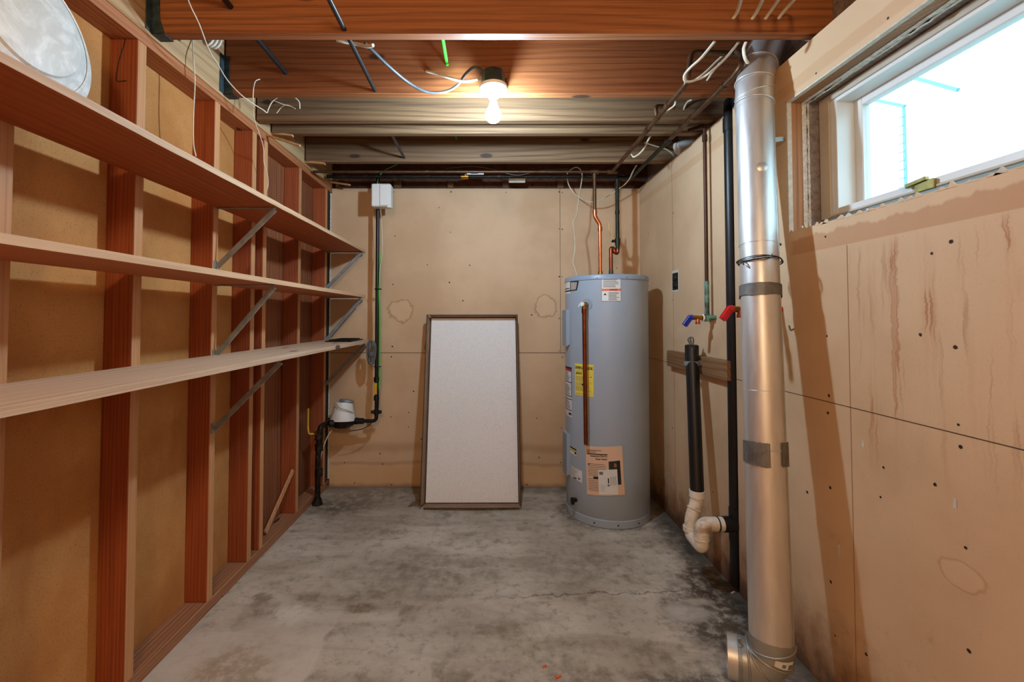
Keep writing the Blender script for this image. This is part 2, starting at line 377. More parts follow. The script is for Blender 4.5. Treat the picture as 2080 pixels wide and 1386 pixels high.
def ringtorus(bm, c, axis, R, r, seg=32, s2=8, mi=0):
    axis = V(axis).normalized(); a = axis.orthogonal().normalized(); b = axis.cross(a); c = V(c)
    vs = [[bm.verts.new(c + (a * cos(2 * pi * i / seg) + b * sin(2 * pi * i / seg)) * (R + r * cos(2 * pi * k / s2)) + axis * r * sin(2 * pi * k / s2)) for k in range(s2)] for i in range(seg)]
    for i in range(seg):
        for k in range(s2):
            f = bm.faces.new((vs[i][k], vs[(i + 1) % seg][k], vs[(i + 1) % seg][(k + 1) % s2], vs[i][(k + 1) % s2])); f.material_index = mi
def lathe(bm, prof, c, axis=(0, 0, 1), seg=32, mi=0, close=True):
    """profile = [(radius, height along axis)]"""
    axis = V(axis).normalized(); a = axis.orthogonal().normalized(); b = axis.cross(a); c = V(c); rings = []
    for (r, h) in prof:
        if r < 1e-5: rings.append([bm.verts.new(c + axis * h)])
        else: rings.append([bm.verts.new(c + (a * cos(2 * pi * k / seg) + b * sin(2 * pi * k / seg)) * r + axis * h) for k in range(seg)])
    for i in range(len(rings) - 1):
        A, B = rings[i], rings[i + 1]
        for k in range(seg):
            k2 = (k + 1) % seg
            if len(A) == 1 and len(B) == 1: continue
            if len(A) == 1: f = bm.faces.new((A[0], B[k2], B[k]))
            elif len(B) == 1: f = bm.faces.new((A[k], A[k2], B[0]))
            else: f = bm.faces.new((A[k], A[k2], B[k2], B[k]))
            f.material_index = mi
    if close:
        if len(rings[0]) > 1: bm.faces.new(rings[0][::-1]).material_index = mi
        if len(rings[-1]) > 1: bm.faces.new(rings[-1]).material_index = mi
def poly(bm, pts, mi=0):
    f = bm.faces.new([bm.verts.new(V(p)) for p in pts]); f.material_index = mi; return f
def slab(bm, pts, n, t, mi=0):
    """extrude a flat polygon by t along n"""
    n = V(n).normalized() * t; a = [bm.verts.new(V(p)) for p in pts]; b = [bm.verts.new(V(p) + n) for p in pts]; k = len(a)
    fs = [bm.faces.new(b), bm.faces.new(a[::-1])] + [bm.faces.new((a[i], a[(i + 1) % k], b[(i + 1) % k], b[i])) for i in range(k)]
    for f in fs: f.material_index = mi
_tc = {}
def text2d(s, size, bold=.0):
    key = (s, size, bold)
    if key in _tc: return _tc[key]
    cu = bpy.data.curves.new('t', 'FONT'); cu.body = s; cu.size = size; cu.offset = bold * size; cu.resolution_u = 2
    ob = bpy.data.objects.new('t', cu); C.objects.link(ob)
    dg = bpy.context.evaluated_depsgraph_get(); dg.update()
    me = bpy.data.meshes.new_from_object(ob.evaluated_get(dg))
    vs = [(v.co.x, v.co.y) for v in me.vertices]; fs = [tuple(p.vertices) for p in me.polygons]
    w = max((v[0] for v in vs), default=0)
    bpy.data.objects.remove(ob); bpy.data.curves.remove(cu); bpy.data.meshes.remove(me)
    _tc[key] = (vs, fs, w); return _tc[key]
def text(bm, s, size, mapf, width=None, bold=0.0, mi=0):
    vs, fs, w = text2d(s, size, bold); k = (width / w) if width else 1.0
    B = [bm.verts.new(mapf(x * k, y)) for x, y in vs]
    for f in fs:
        try: bm.faces.new([B[i] for i in f]).material_index = mi
        except ValueError: pass

WL = {}
def finish(name, bm, mats, base, smooth=False, ang=.6):
    for v in bm.verts: v.co -= base
    bmesh.ops.recalc_face_normals(bm, faces=bm.faces)
    if smooth:
        for f in bm.faces: f.smooth = True
        for e in bm.edges:
            if len(e.link_faces) == 2 and e.calc_face_angle(0) > ang: e.smooth = False
    me = bpy.data.meshes.new(name); bm.to_mesh(me); bm.free()
    for m in (mats if isinstance(mats, (list, tuple)) else [mats]): me.materials.append(M[m])
    o = bpy.data.objects.new(name, me); C.objects.link(o)
    return o
def _base(bm):
    xs = [v.co for v in bm.verts]
    return V(((min(c.x for c in xs) + max(c.x for c in xs)) / 2, (min(c.y for c in xs) + max(c.y for c in xs)) / 2, min(c.z for c in xs)))
def tag(o, label, cat, group=None):
    o['label'] = label; o['category'] = cat
    if group: o['group'] = group
    return o
def thing(name, label, cat, loc, group=None):
    o = bpy.data.objects.new(name, None); C.objects.link(o); o.empty_display_size = .05
    o.location = V(loc); WL[o] = V(loc); return tag(o, label, cat, group)
def part(name, bm, mats, parent, smooth=False, label=None, ang=.6):
    b = WL[parent] if parent.type == 'EMPTY' else None
    if b is None: b = WL[parent]
    o = finish(name, bm, mats, b, smooth, ang); o.parent = parent; WL[o] = V(b)
    if label: o['label'] = label
    return o
def single(name, bm, mats, label, cat, group=None, smooth=False, ang=.6):
    b = _base(bm); o = finish(name, bm, mats, b, smooth, ang); o.location = b; WL[o] = b
    return tag(o, label, cat, group)
def struct(name, bm, mats, smooth=False):
    o = finish(name, bm, mats, V((0, 0, 0)), smooth); o['kind'] = 'structure'; WL[o] = V((0, 0, 0)); return o
NB = bmesh.new

# ------------------------------------------------------------------ key planes
XL, XR, YW = -1.124, 1.07, 3.176         # stud faces, right drywall, rear drywall
XS = XL - .089                           # sheathing behind the studs
YF = -1.5                                # front end of the room (behind the lens)
ZJ, ZT = 2.125, 2.36                     # joist underside, subfloor
ZW = 2.108                               # top of the drywall
wy = uX(1600, 300, XR).y                 # window opening
wz0, wz1 = uX(1650, 459, XR).z, uX(1620, 193, XR).z
wyn = .70

# ------------------------------------------------------------------ setting
bm = NB(); box(bm, (-1.6, YF - .1, -.1), (1.45, 3.4, 0)); struct('floor', bm, 'slab')
bm = NB(); box(bm, (-1.6, YF - .1, ZT), (1.45, 3.4, ZT + .1)); struct('ceiling', bm, 'subfloor')

def nails(bm, pts, mapf, mi, r=.005):
    for (a, b) in pts:
        rr = r * random.uniform(.7, 1.25)
        poly(bm, [mapf(a + rr * cos(t * pi / 4) * random.uniform(.8, 1.2), b + rr * sin(t * pi / 4) * random.uniform(.8, 1.2)) for t in range(8)], mi)
# rear wall
bm = NB()
zj = u(1000, 717, YW).z; xj = u(1138, 550, YW).x
box(bm, (XL, YW, 0), (XR + .01, YW + .0125, ZW))
e = .0008
def bmap(a, b): return V((a, YW - e, b))
for (x0, x1, z0, z1) in ((XL, XR, zj - .0018, zj + .0018), (xj - .0013, xj + .0013, zj, ZW)):
    poly(bm, [bmap(x0, z0), bmap(x1, z0), bmap(x1, z1), bmap(x0, z1)], 1)
nb = []
for px, py in ((800, 390), (916, 390), (1028, 391), (892, 422), (802, 480), (915, 472), (868, 538), (954, 539), (798, 578), (913, 574), (940, 611), (797, 704), (795, 725), (1136, 390), (1142, 391), (1136, 465), (1142, 466), (1136, 562), (1142, 562), (1136, 647), (1142, 648), (1136, 713), (1142, 726), (840, 795), (830, 868), (794, 847), (830, 838), (856, 892), (772, 922), (777, 943), (720, 982), (795, 985), (1140, 870), (1139, 940), (1080, 640), (1253, 545), (1090, 850), (1095, 930), (700, 940), (1070, 985)):
    p = u(px, py, YW); nb.append((p.x, p.z))
nails(bm, nb, bmap, 2, .0045)
struct('wall_back', bm, ['drywall_back', 'seam', 'nail'])
bm = NB(); box(bm, (-1.6, YW + .105, 0), (1.45, YW + .2, ZT)); struct('wall_back_concrete', bm, 'rough_concrete')
# rim board and nailer blocks over the rear wall
bm = NB(); box(bm, (-1.3, YW + .03, 1.9), (1.2, YW + .1, ZT)); struct('trim_1', bm, 'subfloor')
bm = NB()
xs = [-1.1] + [u(px, 374, YW).x for px in (687, 800, 815, 909, 921, 1021, 1033, 1132, 1145, 1248, 1260)] + [1.06]
for i in range(0, len(xs) - 1, 2): box(bm, (xs[i], YW - .002, ZW + .004), (xs[i + 1], YW + .03, ZW + .062), .002)
struct('trim_2', bm, 'joist_old')
# right wall: drywall with the window opening
bm = NB(); T = .0145
zr = uX(1583, 792, XR).z; zr2 = uX(2000, 895, XR).z
yv = uX(1366, 450, XR).y; yv2 = uX(1725, 700, XR).y
SY0, SY1 = 1.947, 2.008
for lo, hi in (((YF, 0), (SY0, wz0)), ((SY1, 0), (YW, wz0)), ((wy, wz0), (SY0, ZW)), ((SY1, wz0), (YW, ZW)), ((wyn, wz1), (wy, ZW)), ((YF, wz0), (wyn, ZW))):
    box(bm, (XR, lo[0], lo[1]), (XR + T, hi[0], hi[1]))
def rmap(a, b): return V((XR - e, a, b))
for (y0, y1, z0, z1) in ((YF, YW, (zr + zr2) / 2 - .0011, (zr + zr2) / 2 + .0011), (yv - .0013, yv + .0013, .15, ZW), (yv2 - .0008, yv2 + .0008, .1, 1.40)):
    poly(bm, [rmap(y0, z0), rmap(y1, z0), rmap(y1, z1), rmap(y0, z1)], 1 if y1 - y0 > 1 else 4)
nr = []
for px, py in ((1677, 481), (1932, 491), (1680, 683), (1941, 706), (1684, 804), (1682, 839), (1947, 863), (1952, 908), (1687, 991), (1962, 1113), (1688, 1182), (1969, 1323), (1893, 515), (1870, 680), (1697, 1292), (1658, 149), (1804, 37), (1795, 950), (1789, 1010), (1586, 497), (1371, 560), (1368, 433), (1317, 475), (1318, 581), (1367, 610), (1366, 870), (1448, 1000), (1600, 960), (1640, 1000), (1900, 985), (1760, 1330)):
    p = uX(px, py, XR); nr.append((p.y, p.z))
nails(bm, nr, rmap, 2, .0042)
# paler chips of torn paper
for px, py, w, h in ((1940, 1023, .004, .012), (1753, 902, .004, .010), (1705, 1120, .005, .02), (1604, 1098, .004, .012)):
    p = uX(px, py, XR); poly(bm, [rmap(p.y - w, p.z - h), rmap(p.y + w, p.z - h * .8), rmap(p.y + w * .7, p.z + h), rmap(p.y - w, p.z + h * .9)], 3)
# exposed white board edges round the opening
g = .0006
box(bm, (XR - g, wy - .0012, wz0), (XR + T, wy + .004, wz1 + .004), mi=3)
box(bm, (XR - g, wyn, wz1 - .0012), (XR + T, wy + .004, wz1 + .0035), mi=3)
for i in range(26):   # ragged torn lower edge
    yy = wyn + (wy - wyn) * (i + random.random()) / 26; hh = random.uniform(.002, .012); ww = random.uniform(.004, .02)
    slab(bm, [(XR - .001, yy - ww, wz0 - .004), (XR - .001, yy + ww, wz0 - .004), (XR - .001, yy + ww * random.uniform(-.5, .5), wz0 + hh)], (1, 0, 0), .006, random.choice((0, 3)))
struct('wall_right', bm, ['drywall_right', 'seam', 'nail', 'gypsum', 'faint_seam'])
# foundation wall outside the drywall
XC = XR + .072
bm = NB()
for lo, hi in (((YF, 0), (YW + .1, wz0 + .004)), ((wy, wz0), (YW + .1, ZT)), ((wyn, wz1 + .004), (wy, ZT)), ((YF, wz0), (wyn, ZT))):
    box(bm, (XC, lo[0], lo[1]), (XC + .21, hi[0], hi[1]))
struct('wall_right_concrete', bm, 'rough_concrete')
# framing + foam layers round the opening
bm = NB(); a0, a1 = XR + T, XR + .052
box(bm, (a0, wy, wz0 - .09), (a1, wy + .09, ZW - .02)); box(bm, (a0, wyn, wz1), (a1, wy, ZW - .02)); box(bm, (a0, wyn, wz0 - .06), (a1, wy, wz0 - .004)); box(bm, (a0, wyn - .09, wz0 - .09), (a1, wyn, ZW - .02))
struct('trim_3', bm, 'block')
bm = NB(); a0, a1 = XR + .052, XC
def ragged(p0, p1, nrm, n, lo, hi):
    pass
box(bm, (a0, wy - .002, wz0 - .02), (a1, wy + .06, wz1 + .05)); box(bm, (a0, wyn, wz1 - .002), (a1, wy, wz1 + .05)); box(bm, (a0, wyn - .06, wz0), (a1, wyn, wz1)); box(bm, (a0, wyn, wz0 - .02), (a1, wy, wz0 - .001))
nf = 130; h_ = 0
for i in range(nf):
    h_ = .7 * h_ + random.uniform(-.003, .003); yy = wyn + (wy - wyn) * i / nf; box(bm, (a1 - .004, yy - .003, wz1 - .004 + h_), (a1 + .005 + h_, yy + .012, wz1 + .012))
for i in range(70):
    h_ = .7 * h_ + random.uniform(-.003, .003); zz = wz0 + (wz1 - wz0) * i / 70; box(bm, (a1 - .004, wy - .004 + h_, zz - .002), (a1 + .004 + h_, wy + .012, zz + .010))
struct('trim_4', bm, 'foam')
# left wall: sheathing; fibreboard for the near bays, planks for the far ones
yp = 2.19
bm = NB(); box(bm, (XS - .012, YF, 0), (XS, yp, 2.30)); struct('wall_left', bm, 'fibreboard')
bm = NB(); pl = [yp, 2.40, 2.56, 2.72, 2.93, 3.2]
for i in range(5): box(bm, (XS - .014, pl[i] + .001, 0), (XS - random.uniform(.0, .003), pl[i + 1] - .001, 2.30), .0015)
struct('wall_left_planks', bm, 'plank')
bm = NB(); box(bm, (-1.6, YF, 0), (XS - .02, 3.4, ZT)); struct('wall_left_outer', bm, 'dark_void')
# front end of the room, behind the lens
bm = NB()
box(bm, (-1.6, YF - .1, 0), (1.45, YF, ZT))
struct('wall_front', bm, 'drywall_back')

# window
W1 = bpy.data.objects.new('window_1', None); C.objects.link(W1); W1['kind'] = 'structure'; WL[W1] = V((XR + .115, wy - .3, wz0)); W1.location = WL[W1]
xf = XR + .115
fy1 = uX(1668, 300, xf).y; fy0 = wyn + .005
fz0, fz1 = uX(1690, 443, xf).z, wz1 + .002
iy1 = uX(1700, 300, xf).y; iz0 = uX(1720, 417, xf).z; iz1 = uX(1700, 205, xf).z
xg = xf + .062
def ringframe(bm, x0, x1, y0, y1, z0, z1, Y0, Y1, Z0, Z1, bev=.0015):
    box(bm, (x0, y1, z0), (x1, Y1, Z1 if False else z1), bev)
def frame4(bm, x0, x1, oy0, oy1, oz0, oz1, iy0, iy1_, iz0_, iz1_, bev=.0015):
    box(bm, (x0, iy1_, oz0), (x1, oy1, oz1), bev); box(bm, (x0, oy0, oz0), (x1, iy0, oz1), bev)
    box(bm, (x0, iy0, oz0), (x1, iy1_, iz0_), bev); box(bm, (x0, iy0, iz1_), (x1, iy1_, oz1), bev)
bm = NB(); frame4(bm, xf, xg, fy0, fy1, fz0, fz1, fy0 + .04, iy1, iz0, iz1); part('frame', bm, 'vinyl', W1)
bm = NB(); frame4(bm, xf - .006, xf, fy0, fy1, fz0 + .001, fz1 - .001, fy0 + .02, iy1 + .026, fz0 + .008, iz1 + .012); part('frame_bead', bm, 'beige_frame', W1)
sy1 = uX(1738, 300, xg).y; sz1 = uX(1745, 214, xg).z; sz0 = uX(1745, 411, xg).z
bm = NB(); frame4(bm, xg, xg + .03, fy0 + .02, iy1 + .012, iz0 - .02, iz1 + .02, fy0 + .06, iy1 - .030, iz0 + .012, iz1 - .026, .003); part('sash', bm, 'vinyl', W1)
bm = NB(); box(bm, (xg + .012, fy0 + .05, iz0), (xg + .016, iy1 - .02, iz1 - .01)); part('pane', bm, 'glass', W1)
bm = NB(); a, b = uX(1862, 385, xf - .004), uX(1902, 372, xf - .004)
box(bm, (xf - .012, b.y, a.z - .012), (xf - .002, a.y, a.z + .016), .002)
p = uX(1862, 371, xf - .01); bar(bm, p + V((0, -.03, .003)), p + V((0, .03, -.003)), .012, .014, (1, 0, 0), .002)
part('latch', bm, 'gold', W1, label='brass coloured latch')

# outside: neighbour's sided wall, lawn
bm = NB()
for i in range(26): box(bm, (4.6 + .012 * (i % 2) * 0, -2, 1.2 + i * .11), (4.9, 3.75, 1.2 + i * .11 + .105), .006)
box(bm, (4.5, 3.75, 1.1), (4.9, 3.86, 4.1), .004)
p = uX(1838, 300, 4.48); za, zb2 = uX(1838, 405, 4.48).z, uX(1838, 216, 4.48).z
box(bm, (4.47, p.y - .012, za), (4.49, p.y + .012, zb2), mi=1)
bar(bm, uX(1752, 198, 4.48), uX(1838, 216, 4.48), .03, .03, (1, 0, 0), mi=1); bar(bm, uX(1850, 156, 4.3), uX(1946, 183, 4.3), .03, .03, (1, 0, 0), mi=1)
for i in range(9): q_ = uX(1838, 235 + i * 18, 4.47); box(bm, (4.466, q_.y - .002, q_.z - .006), (4.468, q_.y + .07, q_.z + .006), mi=1)
struct('exterior_wall', bm, ['siding', 'trim_blue'])
bm = NB(); box(bm, (XC + .21, -8, 1.0), (30, 14, 1.1)); struct('exterior_ground', bm, 'grass')

# ------------------------------------------------------------------ left wall framing
SF = {'Z': 1.05, 'A': 1.447, 'B': 1.850, 'C': 2.144, 'D': 2.253, 'E': 2.664, 'F': 3.09}
studlab = {'Z': 'wooden wall stud cut off by the left edge of the photo, behind the shelves',
           'A': 'dark reddish wall stud beside the glass shade, its foot below the photo edge',
           'B': 'dark red wooden wall stud that carries the nearer shelf brackets',
           'C': 'lighter grained wall stud, first one beyond the nearer shelf brackets',
           'D': 'narrow wall stud set close behind a grained stud, loose lath leaning just past it',
           'E': 'wooden wall stud at the top end of the leaning lath',
           'F': 'wooden wall stud nearest the rear wall corner, carrying the farther shelf brackets'}
for k, yf in SF.items():
    bm = NB(); t = .038; xb = XS + .0005
    box(bm, (xb, yf - t, .0505 if k != 'D' else .0505), (XL, yf, 2.0745), .002)
    bm.normal_update()
    for f_ in bm.faces:
        if f_.normal.x > .9: f_.material_index = 1
    single('wall_stud', bm, ['fir_stud', 'fir_edge'], studlab[k], 'stud', 'studs of the left wall')
bm = NB(); box(bm, (XS + .0005, YF, 2.075), (XL, 3.17, 2.113), .002)
single('top_plate', bm, 'fir_plate', 'long wooden top plate lying across the heads of the left wall studs', 'beam')
bm = NB(); box(bm, (XS + .0005, YF, .012), (XL + .001, 3.17, .05), .003)
single('sole_plate', bm, 'fir_sole', 'long wooden sole plate on the floor under the left wall studs', 'beam')
bm = NB(); yy = 1.0
while yy < 3.1:
    L = random.uniform(.25, .5); box(bm, (XS + .002, yy, 0), (XL - .002 + random.uniform(-.004, .003), min(yy + L, 3.17), .012), .002); yy += L + .003
single('packing_strip', bm, 'fir_sole', 'thin broken wooden strip between the sole plate and the concrete floor', 'strip')
bm = NB(); box(bm, (XL - .02, YF, 2.1132), (XL + .004, 3.17, ZT - .002), .002)
single('ledger_board', bm, 'pale_wood', 'pale knotty board standing on the top plate behind the joist ends', 'board')
bm = NB(); box(bm, (XL - .03, 3.093, .051), (XL - .002, 3.13, 2.07), .001)
single('corner_post', bm, 'black_wood', 'blackened upright post in the rear left corner beside the last stud', 'post')
bm = NB(); box(bm, (XL - .006, 3.155, .06), (XL + .001, 3.174, 2.07), .001)
single('corner_bead', bm, 'foam', 'narrow white strip up the rear left corner beside the tan wall', 'strip')

# joists
JY = {'1': 1.497, '2': 1.897, '3a': 2.152, '3b': 2.300, '4': 2.718}
jlab = {'1': ('nearest reddish floor joist across the top edge of the photo', 'joist'), '2': ('knotty orange floor joist carrying the bare bulb fixture', 'joist'),
        '3a': ('greyish floor joist just behind the bare bulb', 'joist_old'), '3b': ('floor joist close behind the greyish one, beyond the bulb', 'joist_old'),
        '4': ('farthest floor joist, in front of the overhead pipes', 'joist_old')}
for k, yf in JY.items():
    bm = NB(); box(bm, (XL + .012, yf - .038, ZJ), (XC + .0, yf, ZT - .001), .0025)
    single('floor_joist', bm, jlab[k][1], jlab[k][0], 'joist', 'floor joists overhead')
# joist hangers
for (px, jk, lab) in ((0, '1', 'grey steel joist hanger at the left end of the nearest joist'), (0, '2', 'grey steel joist hanger at the left end of the joist with the bulb')):
    yf = JY[jk]; bm = NB(); x0 = XL + .0045; g = .0012; w = .045
    box(bm, (x0, yf - .038 - .028, ZJ + .0), (x0 + .004, yf - .0405, ZJ + .16), .0005)   # face flange
    slab(bm, [(x0, yf - .0405, ZJ - .003), (x0 + w, yf - .0405, ZJ - .003), (x0 + w * .62, yf - .0405, ZJ + .05), (x0 + w * .55, yf - .0405, ZJ + .16), (x0, yf - .0405, ZJ + .16)], (0, 1, 0), .002)
    slab(bm, [(x0, yf + .0015, ZJ - .003), (x0 + w, yf + .0015, ZJ - .003), (x0 + w * .62, yf + .0015, ZJ + .05), (x0 + w * .55, yf + .0015, ZJ + .16), (x0, yf + .0015, ZJ + .16)], (0, 1, 0), .002)
    box(bm, (x0, yf - .0405, ZJ - .004), (x0 + w, yf + .0035, ZJ - .001), .0005)
    single('joist_hanger', bm, 'hanger', lab, 'bracket', 'joist hangers')

# shims poking out over the top plate
for i, (a, b, w, lab) in enumerate((((528, 268, 2.28), (595, 276, 2.27), .02, 'flat wooden shim poking out over the top plate, nearest of the shims'),
        ((533, 272, 2.24), (610, 296, 2.20), .014, 'thin wooden shim slanting down from the top plate beside a flat one'),
        ((607, 329, 2.70), (660, 333, 2.69), .030, 'frayed wooden shim sticking out below the farthest joist at left'),
        ((665, 369, 3.08), (711, 376, 3.05), .02, 'wooden shim sticking out above the rear left corner'))):
    bm = NB(); bar(bm, u(*a), u(*b), w, .010, (0, 0, 1), .001)
    if i == 2: bar(bm, u(a[0], a[1] + 3, a[2]), u(b[0] - 4, b[1] - 3, b[2] + .02), w * .8, .006, (0, 0, 1), .001)
    single('wooden_shim', bm, 'shim', lab, 'shim', 'wooden shims over the top plate')

# ------------------------------------------------------------------ shelves
YE = 3.12
zt = H + (u(742, 508, YE).z - H); xt = u(742, 508, YE).x
def shz(s0, s1, y): return s0 + (s1 - s0) * (y - .2) / (YE - .2)
def shelf(name, label, x_front, zn_top, zf_top, mat='shelf', y0=.2):
    th = .0195; n = 40; bm = NB(); rows = []
    for i in range(n + 1):
        t = i / n; y = y0 + (YE - y0) * t; z = zn_top + (zf_top - zn_top) * t; w = random.uniform(-.0012, .0012)
        rows.append([bm.verts.new(V(p)) for p in ((XL + .001, y, z - th), (x_front + w, y, z - th), (x_front + w, y, z), (XL + .001, y, z))])
    for i in range(n):
        for k in range(4): bm.faces.new((rows[i][k], rows[i][(k + 1) % 4], rows[i + 1][(k + 1) % 4], rows[i + 1][k]))
    bm.faces.new(rows[0][::-1]); bm.faces.new(rows[-1])
    bm.normal_update()
    for f_ in bm.faces:
        c_ = f_.calc_center_median()
        if c_.x > x_front - .01 or (mat == 'shelf_grey' and abs(f_.normal.z) > .8 and c_.z > shz(zn_top, zf_top, c_.y) - .005): f_.material_index = 1
    return single(name, bm, ['shelf', 'shelf_edge' if mat == 'shelf' else mat], label, 'shelf', 'shelves on the left wall')
zsT = uX(2, 105, xt).z; zfT = u(742, 508, YE).z
shelf('shelf', 'topmost long wooden shelf on the left wall, under the glass shade', xt, zsT, zfT)
xm = u(742, 600, YE).x; zsM = uX(2, 476, xm).z; zfM = u(742, 599, YE).z
shelf('shelf', 'middle of the three long wooden shelves on the left wall', xm, zsM, zfM)
xl = u(750, 690, YE).x; zsL = uX(2, 828, xl).z; zfL = u(750, 690, YE).z
shelf('shelf', 'lowest long wooden shelf on the left wall, with a black grille at its far end', xl, zsL, zfL, 'shelf_grey')
BL = {('B', 0): 'nearer steel shelf bracket under the topmost shelf', ('B', 1): 'nearer steel shelf bracket under the middle shelf', ('B', 2): 'nearer steel shelf bracket under the lowest shelf',
      ('F', 0): 'steel shelf bracket at the rear corner end of the topmost shelf', ('F', 1): 'steel shelf bracket at the rear corner end of the middle shelf', ('F', 2): 'steel shelf bracket at the rear corner end of the lowest shelf'}
for sk in 'BF':
    y = SF[sk] - .019
    for i, (xf_, s0, s1) in enumerate(((xt, zsT, zfT), (xm, zsM, zfM), (xl, zsL, zfL))):
        zb = shz(s0, s1, y) - .0200; drop = (.25, .295, .285)[i]; xe = xf_ - .012
        t = thing('shelf_bracket', BL[(sk, i)], 'bracket', (XL + .003, y, zb - drop), 'steel shelf brackets')
        bm = NB(); box(bm, (XL + .002, y - .008, zb - .005), (xe, y + .008, zb), .001); part('arm', bm, 'steel', t)
        bm = NB(); box(bm, (XL + .0005, y - .010, zb - drop - .012), (XL + .004, y + .010, zb - drop + .03), .001)
        tube(bm, [(XL + .004, y, zb - drop + .008), (XL + .009, y, zb - drop + .008)], .006, 8); part('wall_plate', bm, 'steel', t)
        bm = NB(); p0, p1 = V((XL + .008, y, zb - drop + .004)), V((xe - .004, y, zb - .010))
        bar(bm, p0, p1, .006, .021, (0, 0, 1), .001)
        part('brace', bm, 'steel', t)

# floor register on the lowest shelf
t = thing('floor_register', 'black louvered register grille lying on the far end of the lowest shelf', 'grille', (xl - .11, 2.93, shz(zsL, zfL, 2.93) + .0005))
zz = shz(zsL, zfL, 2.93) + .002; x0, x1, y0, y1 = xl - .19, xl - .03, 2.80, 3.07
bm = NB()
for a in ((x0, y0, x1, y0 + .018), (x0, y1 - .018, x1, y1), (x0, y0, x0 + .018, y1), (x1 - .018, y0, x1, y1)): box(bm, (a[0], a[1], zz), (a[2], a[3], zz + .005), .001)
part('rim', bm, 'dark_iron', t)
bm = NB()
for i in range(12):
    yy = y0 + .024 + i * (y1 - y0 - .048) / 11; obox(bm, ((x0 + x1) / 2, yy, zz + .007), (1, 0, 0), (0, 1, .6), (0, -.6, 1), (x1 - x0) / 2 - .016, .008, .0012)
part('louvers', bm, 'black_rubber', t)
bm = NB(); box(bm, (x0 + .02, y0 + .02, zz - .001), (x1 - .02, y1 - .02, zz + .001)); part('damper', bm, 'black_rubber', t)

# glass shade leaning on the studs
R = .192
n_ax = V((1, 0, .14)).normalized()
upv = (V((0, 0, 1)) - n_ax * n_ax.z).normalized()
zs = shz(zsT, zfT, 1.04)
base_c = V((XL + .075, .992, zs + .003)); cen = base_c + upv * (R + .004)
t = thing('lamp_shade', 'round marbled white glass lamp shade leaning on the topmost shelf', 'lamp shade', (cen.x, 1.04, zs))
bm = NB()
prof = [(R, 0), (R + .003, .003), (R, .007), (R * .95, .013), (R * .88, .018), (R * .85, .024), (R * .80, .028), (R * .64, .040), (R * .62, .046), (R * .55, .050), (R * .3, .058), (.0, .060), (.0, .056), (R * .3, .054), (R * .55, .046), (R * .6, .040), (R * .78, .024), (R * .92, .010), (R - .004, .002)]
lathe(bm, prof + [(R, 0)], cen, n_ax, 72, close=False)
part('bowl', bm, 'alabaster', t, True)
bm = NB(); prof = [(R * .85, .021), (R * .85, .0275), (R * .83, .0300), (R * .81, .0285)]; lathe(bm, prof, cen, n_ax, 72, close=False); part('rib', bm, 'alabaster', t, True)

# loose lath leaning in the bay
bm = NB(); p0, p1 = uX(537, 1030, XL - .045), u(572, 950, SF['E'] - .043)
p1 = V((XL - .012, SF['E'] - .046, u(572, 950, SF['E']).z)); p0 = V((XL - .040, 2.36, .066))
bar(bm, p0, p1, .022, .008, (1, 0, 0), .001)
single('loose_lath', bm, 'lath', 'pale loose lath leaning between two studs above the sole plate', 'lath')

# ------------------------------------------------------------------ bulb fixture
fy = JY['2'] - .038 - .062; fx = u(1002, 180, fy).x; zd = ZJ - .001
t = thing('bulb_fixture', 'bare glowing bulb in a white lampholder under a dark ceiling box', 'light fixture', (fx, fy, zd - .14))
bm = NB(); lathe(bm, [(.0, .058), (.044, .058), (.046, .054), (.049, .004), (.049, .0)], (fx, fy, zd), (0, 0, 1), 8)
box(bm, (fx + .044, fy + .030, zd + .012), (fx + .056, fy + .061, zd + .05), .001)
part('ceiling_box', bm, 'dark_box', t)
bm = NB(); lathe(bm, [(.0, .0), (.056, .0), (.057, -.006), (.055, -.012), (.044, -.020), (.030, -.026), (.024, -.032), (.022, -.046), (.0, -.046)], (fx, fy, zd), (0, 0, 1), 40)
h = part('lampholder', bm, 'porcelain', t, True)
for s in (-1, 1):
    bm = NB(); lathe(bm, [(0, -.0165), (.004, -.0165), (.004, -.019), (0, -.0195)], (fx + .002, fy - s * .042, zd), (0, 0, 1), 10); part('screw', bm, 'steel', h)
bm = NB(); lathe(bm, [(.0, -.044), (.0135, -.044), (.0138, -.062), (.0135, -.064)], (fx, fy, zd), (0, 0, 1), 20); part('socket', bm, 'steel', t, True)
bm = NB(); zb0 = zd - .062; L = .098; Rb = .031
prof = [(.0130, 0), (.0145, -.010), (.019, -.022), (.026, -.036)]
for i in range(9):
    a = -0.42 + (pi / 2 + .42) * i / 8; prof.append((Rb * cos(a), -.052 - Rb * 1.0 * sin(a) - .006))
prof[-1] = (0, prof[-1][1])
lathe(bm, prof, (fx, fy, zb0), (0, 0, 1), 28); part('bulb', bm, 'bulb', t, True, ang=1.2)

# added warm fill light, unseen behind the lens: a large frosted globe
gx, gy, gz = -.15, -.85, ZJ + .06
t = thing('fill_globe', 'added frosted fill globe, unseen on the ceiling behind the photographer', 'light fixture', (gx, gy, gz - .2))
bm = NB(); lathe(bm, [(0, .10), (.075, .10), (.075, .01), (.055, -.02), (.0, -.02)], (gx, gy, gz), (0, 0, 1), 32); part('lampholder', bm, 'porcelain', t, True)
bm = NB(); lathe(bm, [(.04, -.018)] + [(.12 * sin(a_), -.13 + .12 * cos(a_)) for a_ in [.4 + i * (pi - .4) / 12 for i in range(12)]] + [(0, -.25)], (gx, gy, gz), (0, 0, 1), 32, close=False); part('globe', bm, 'globe', t, True)

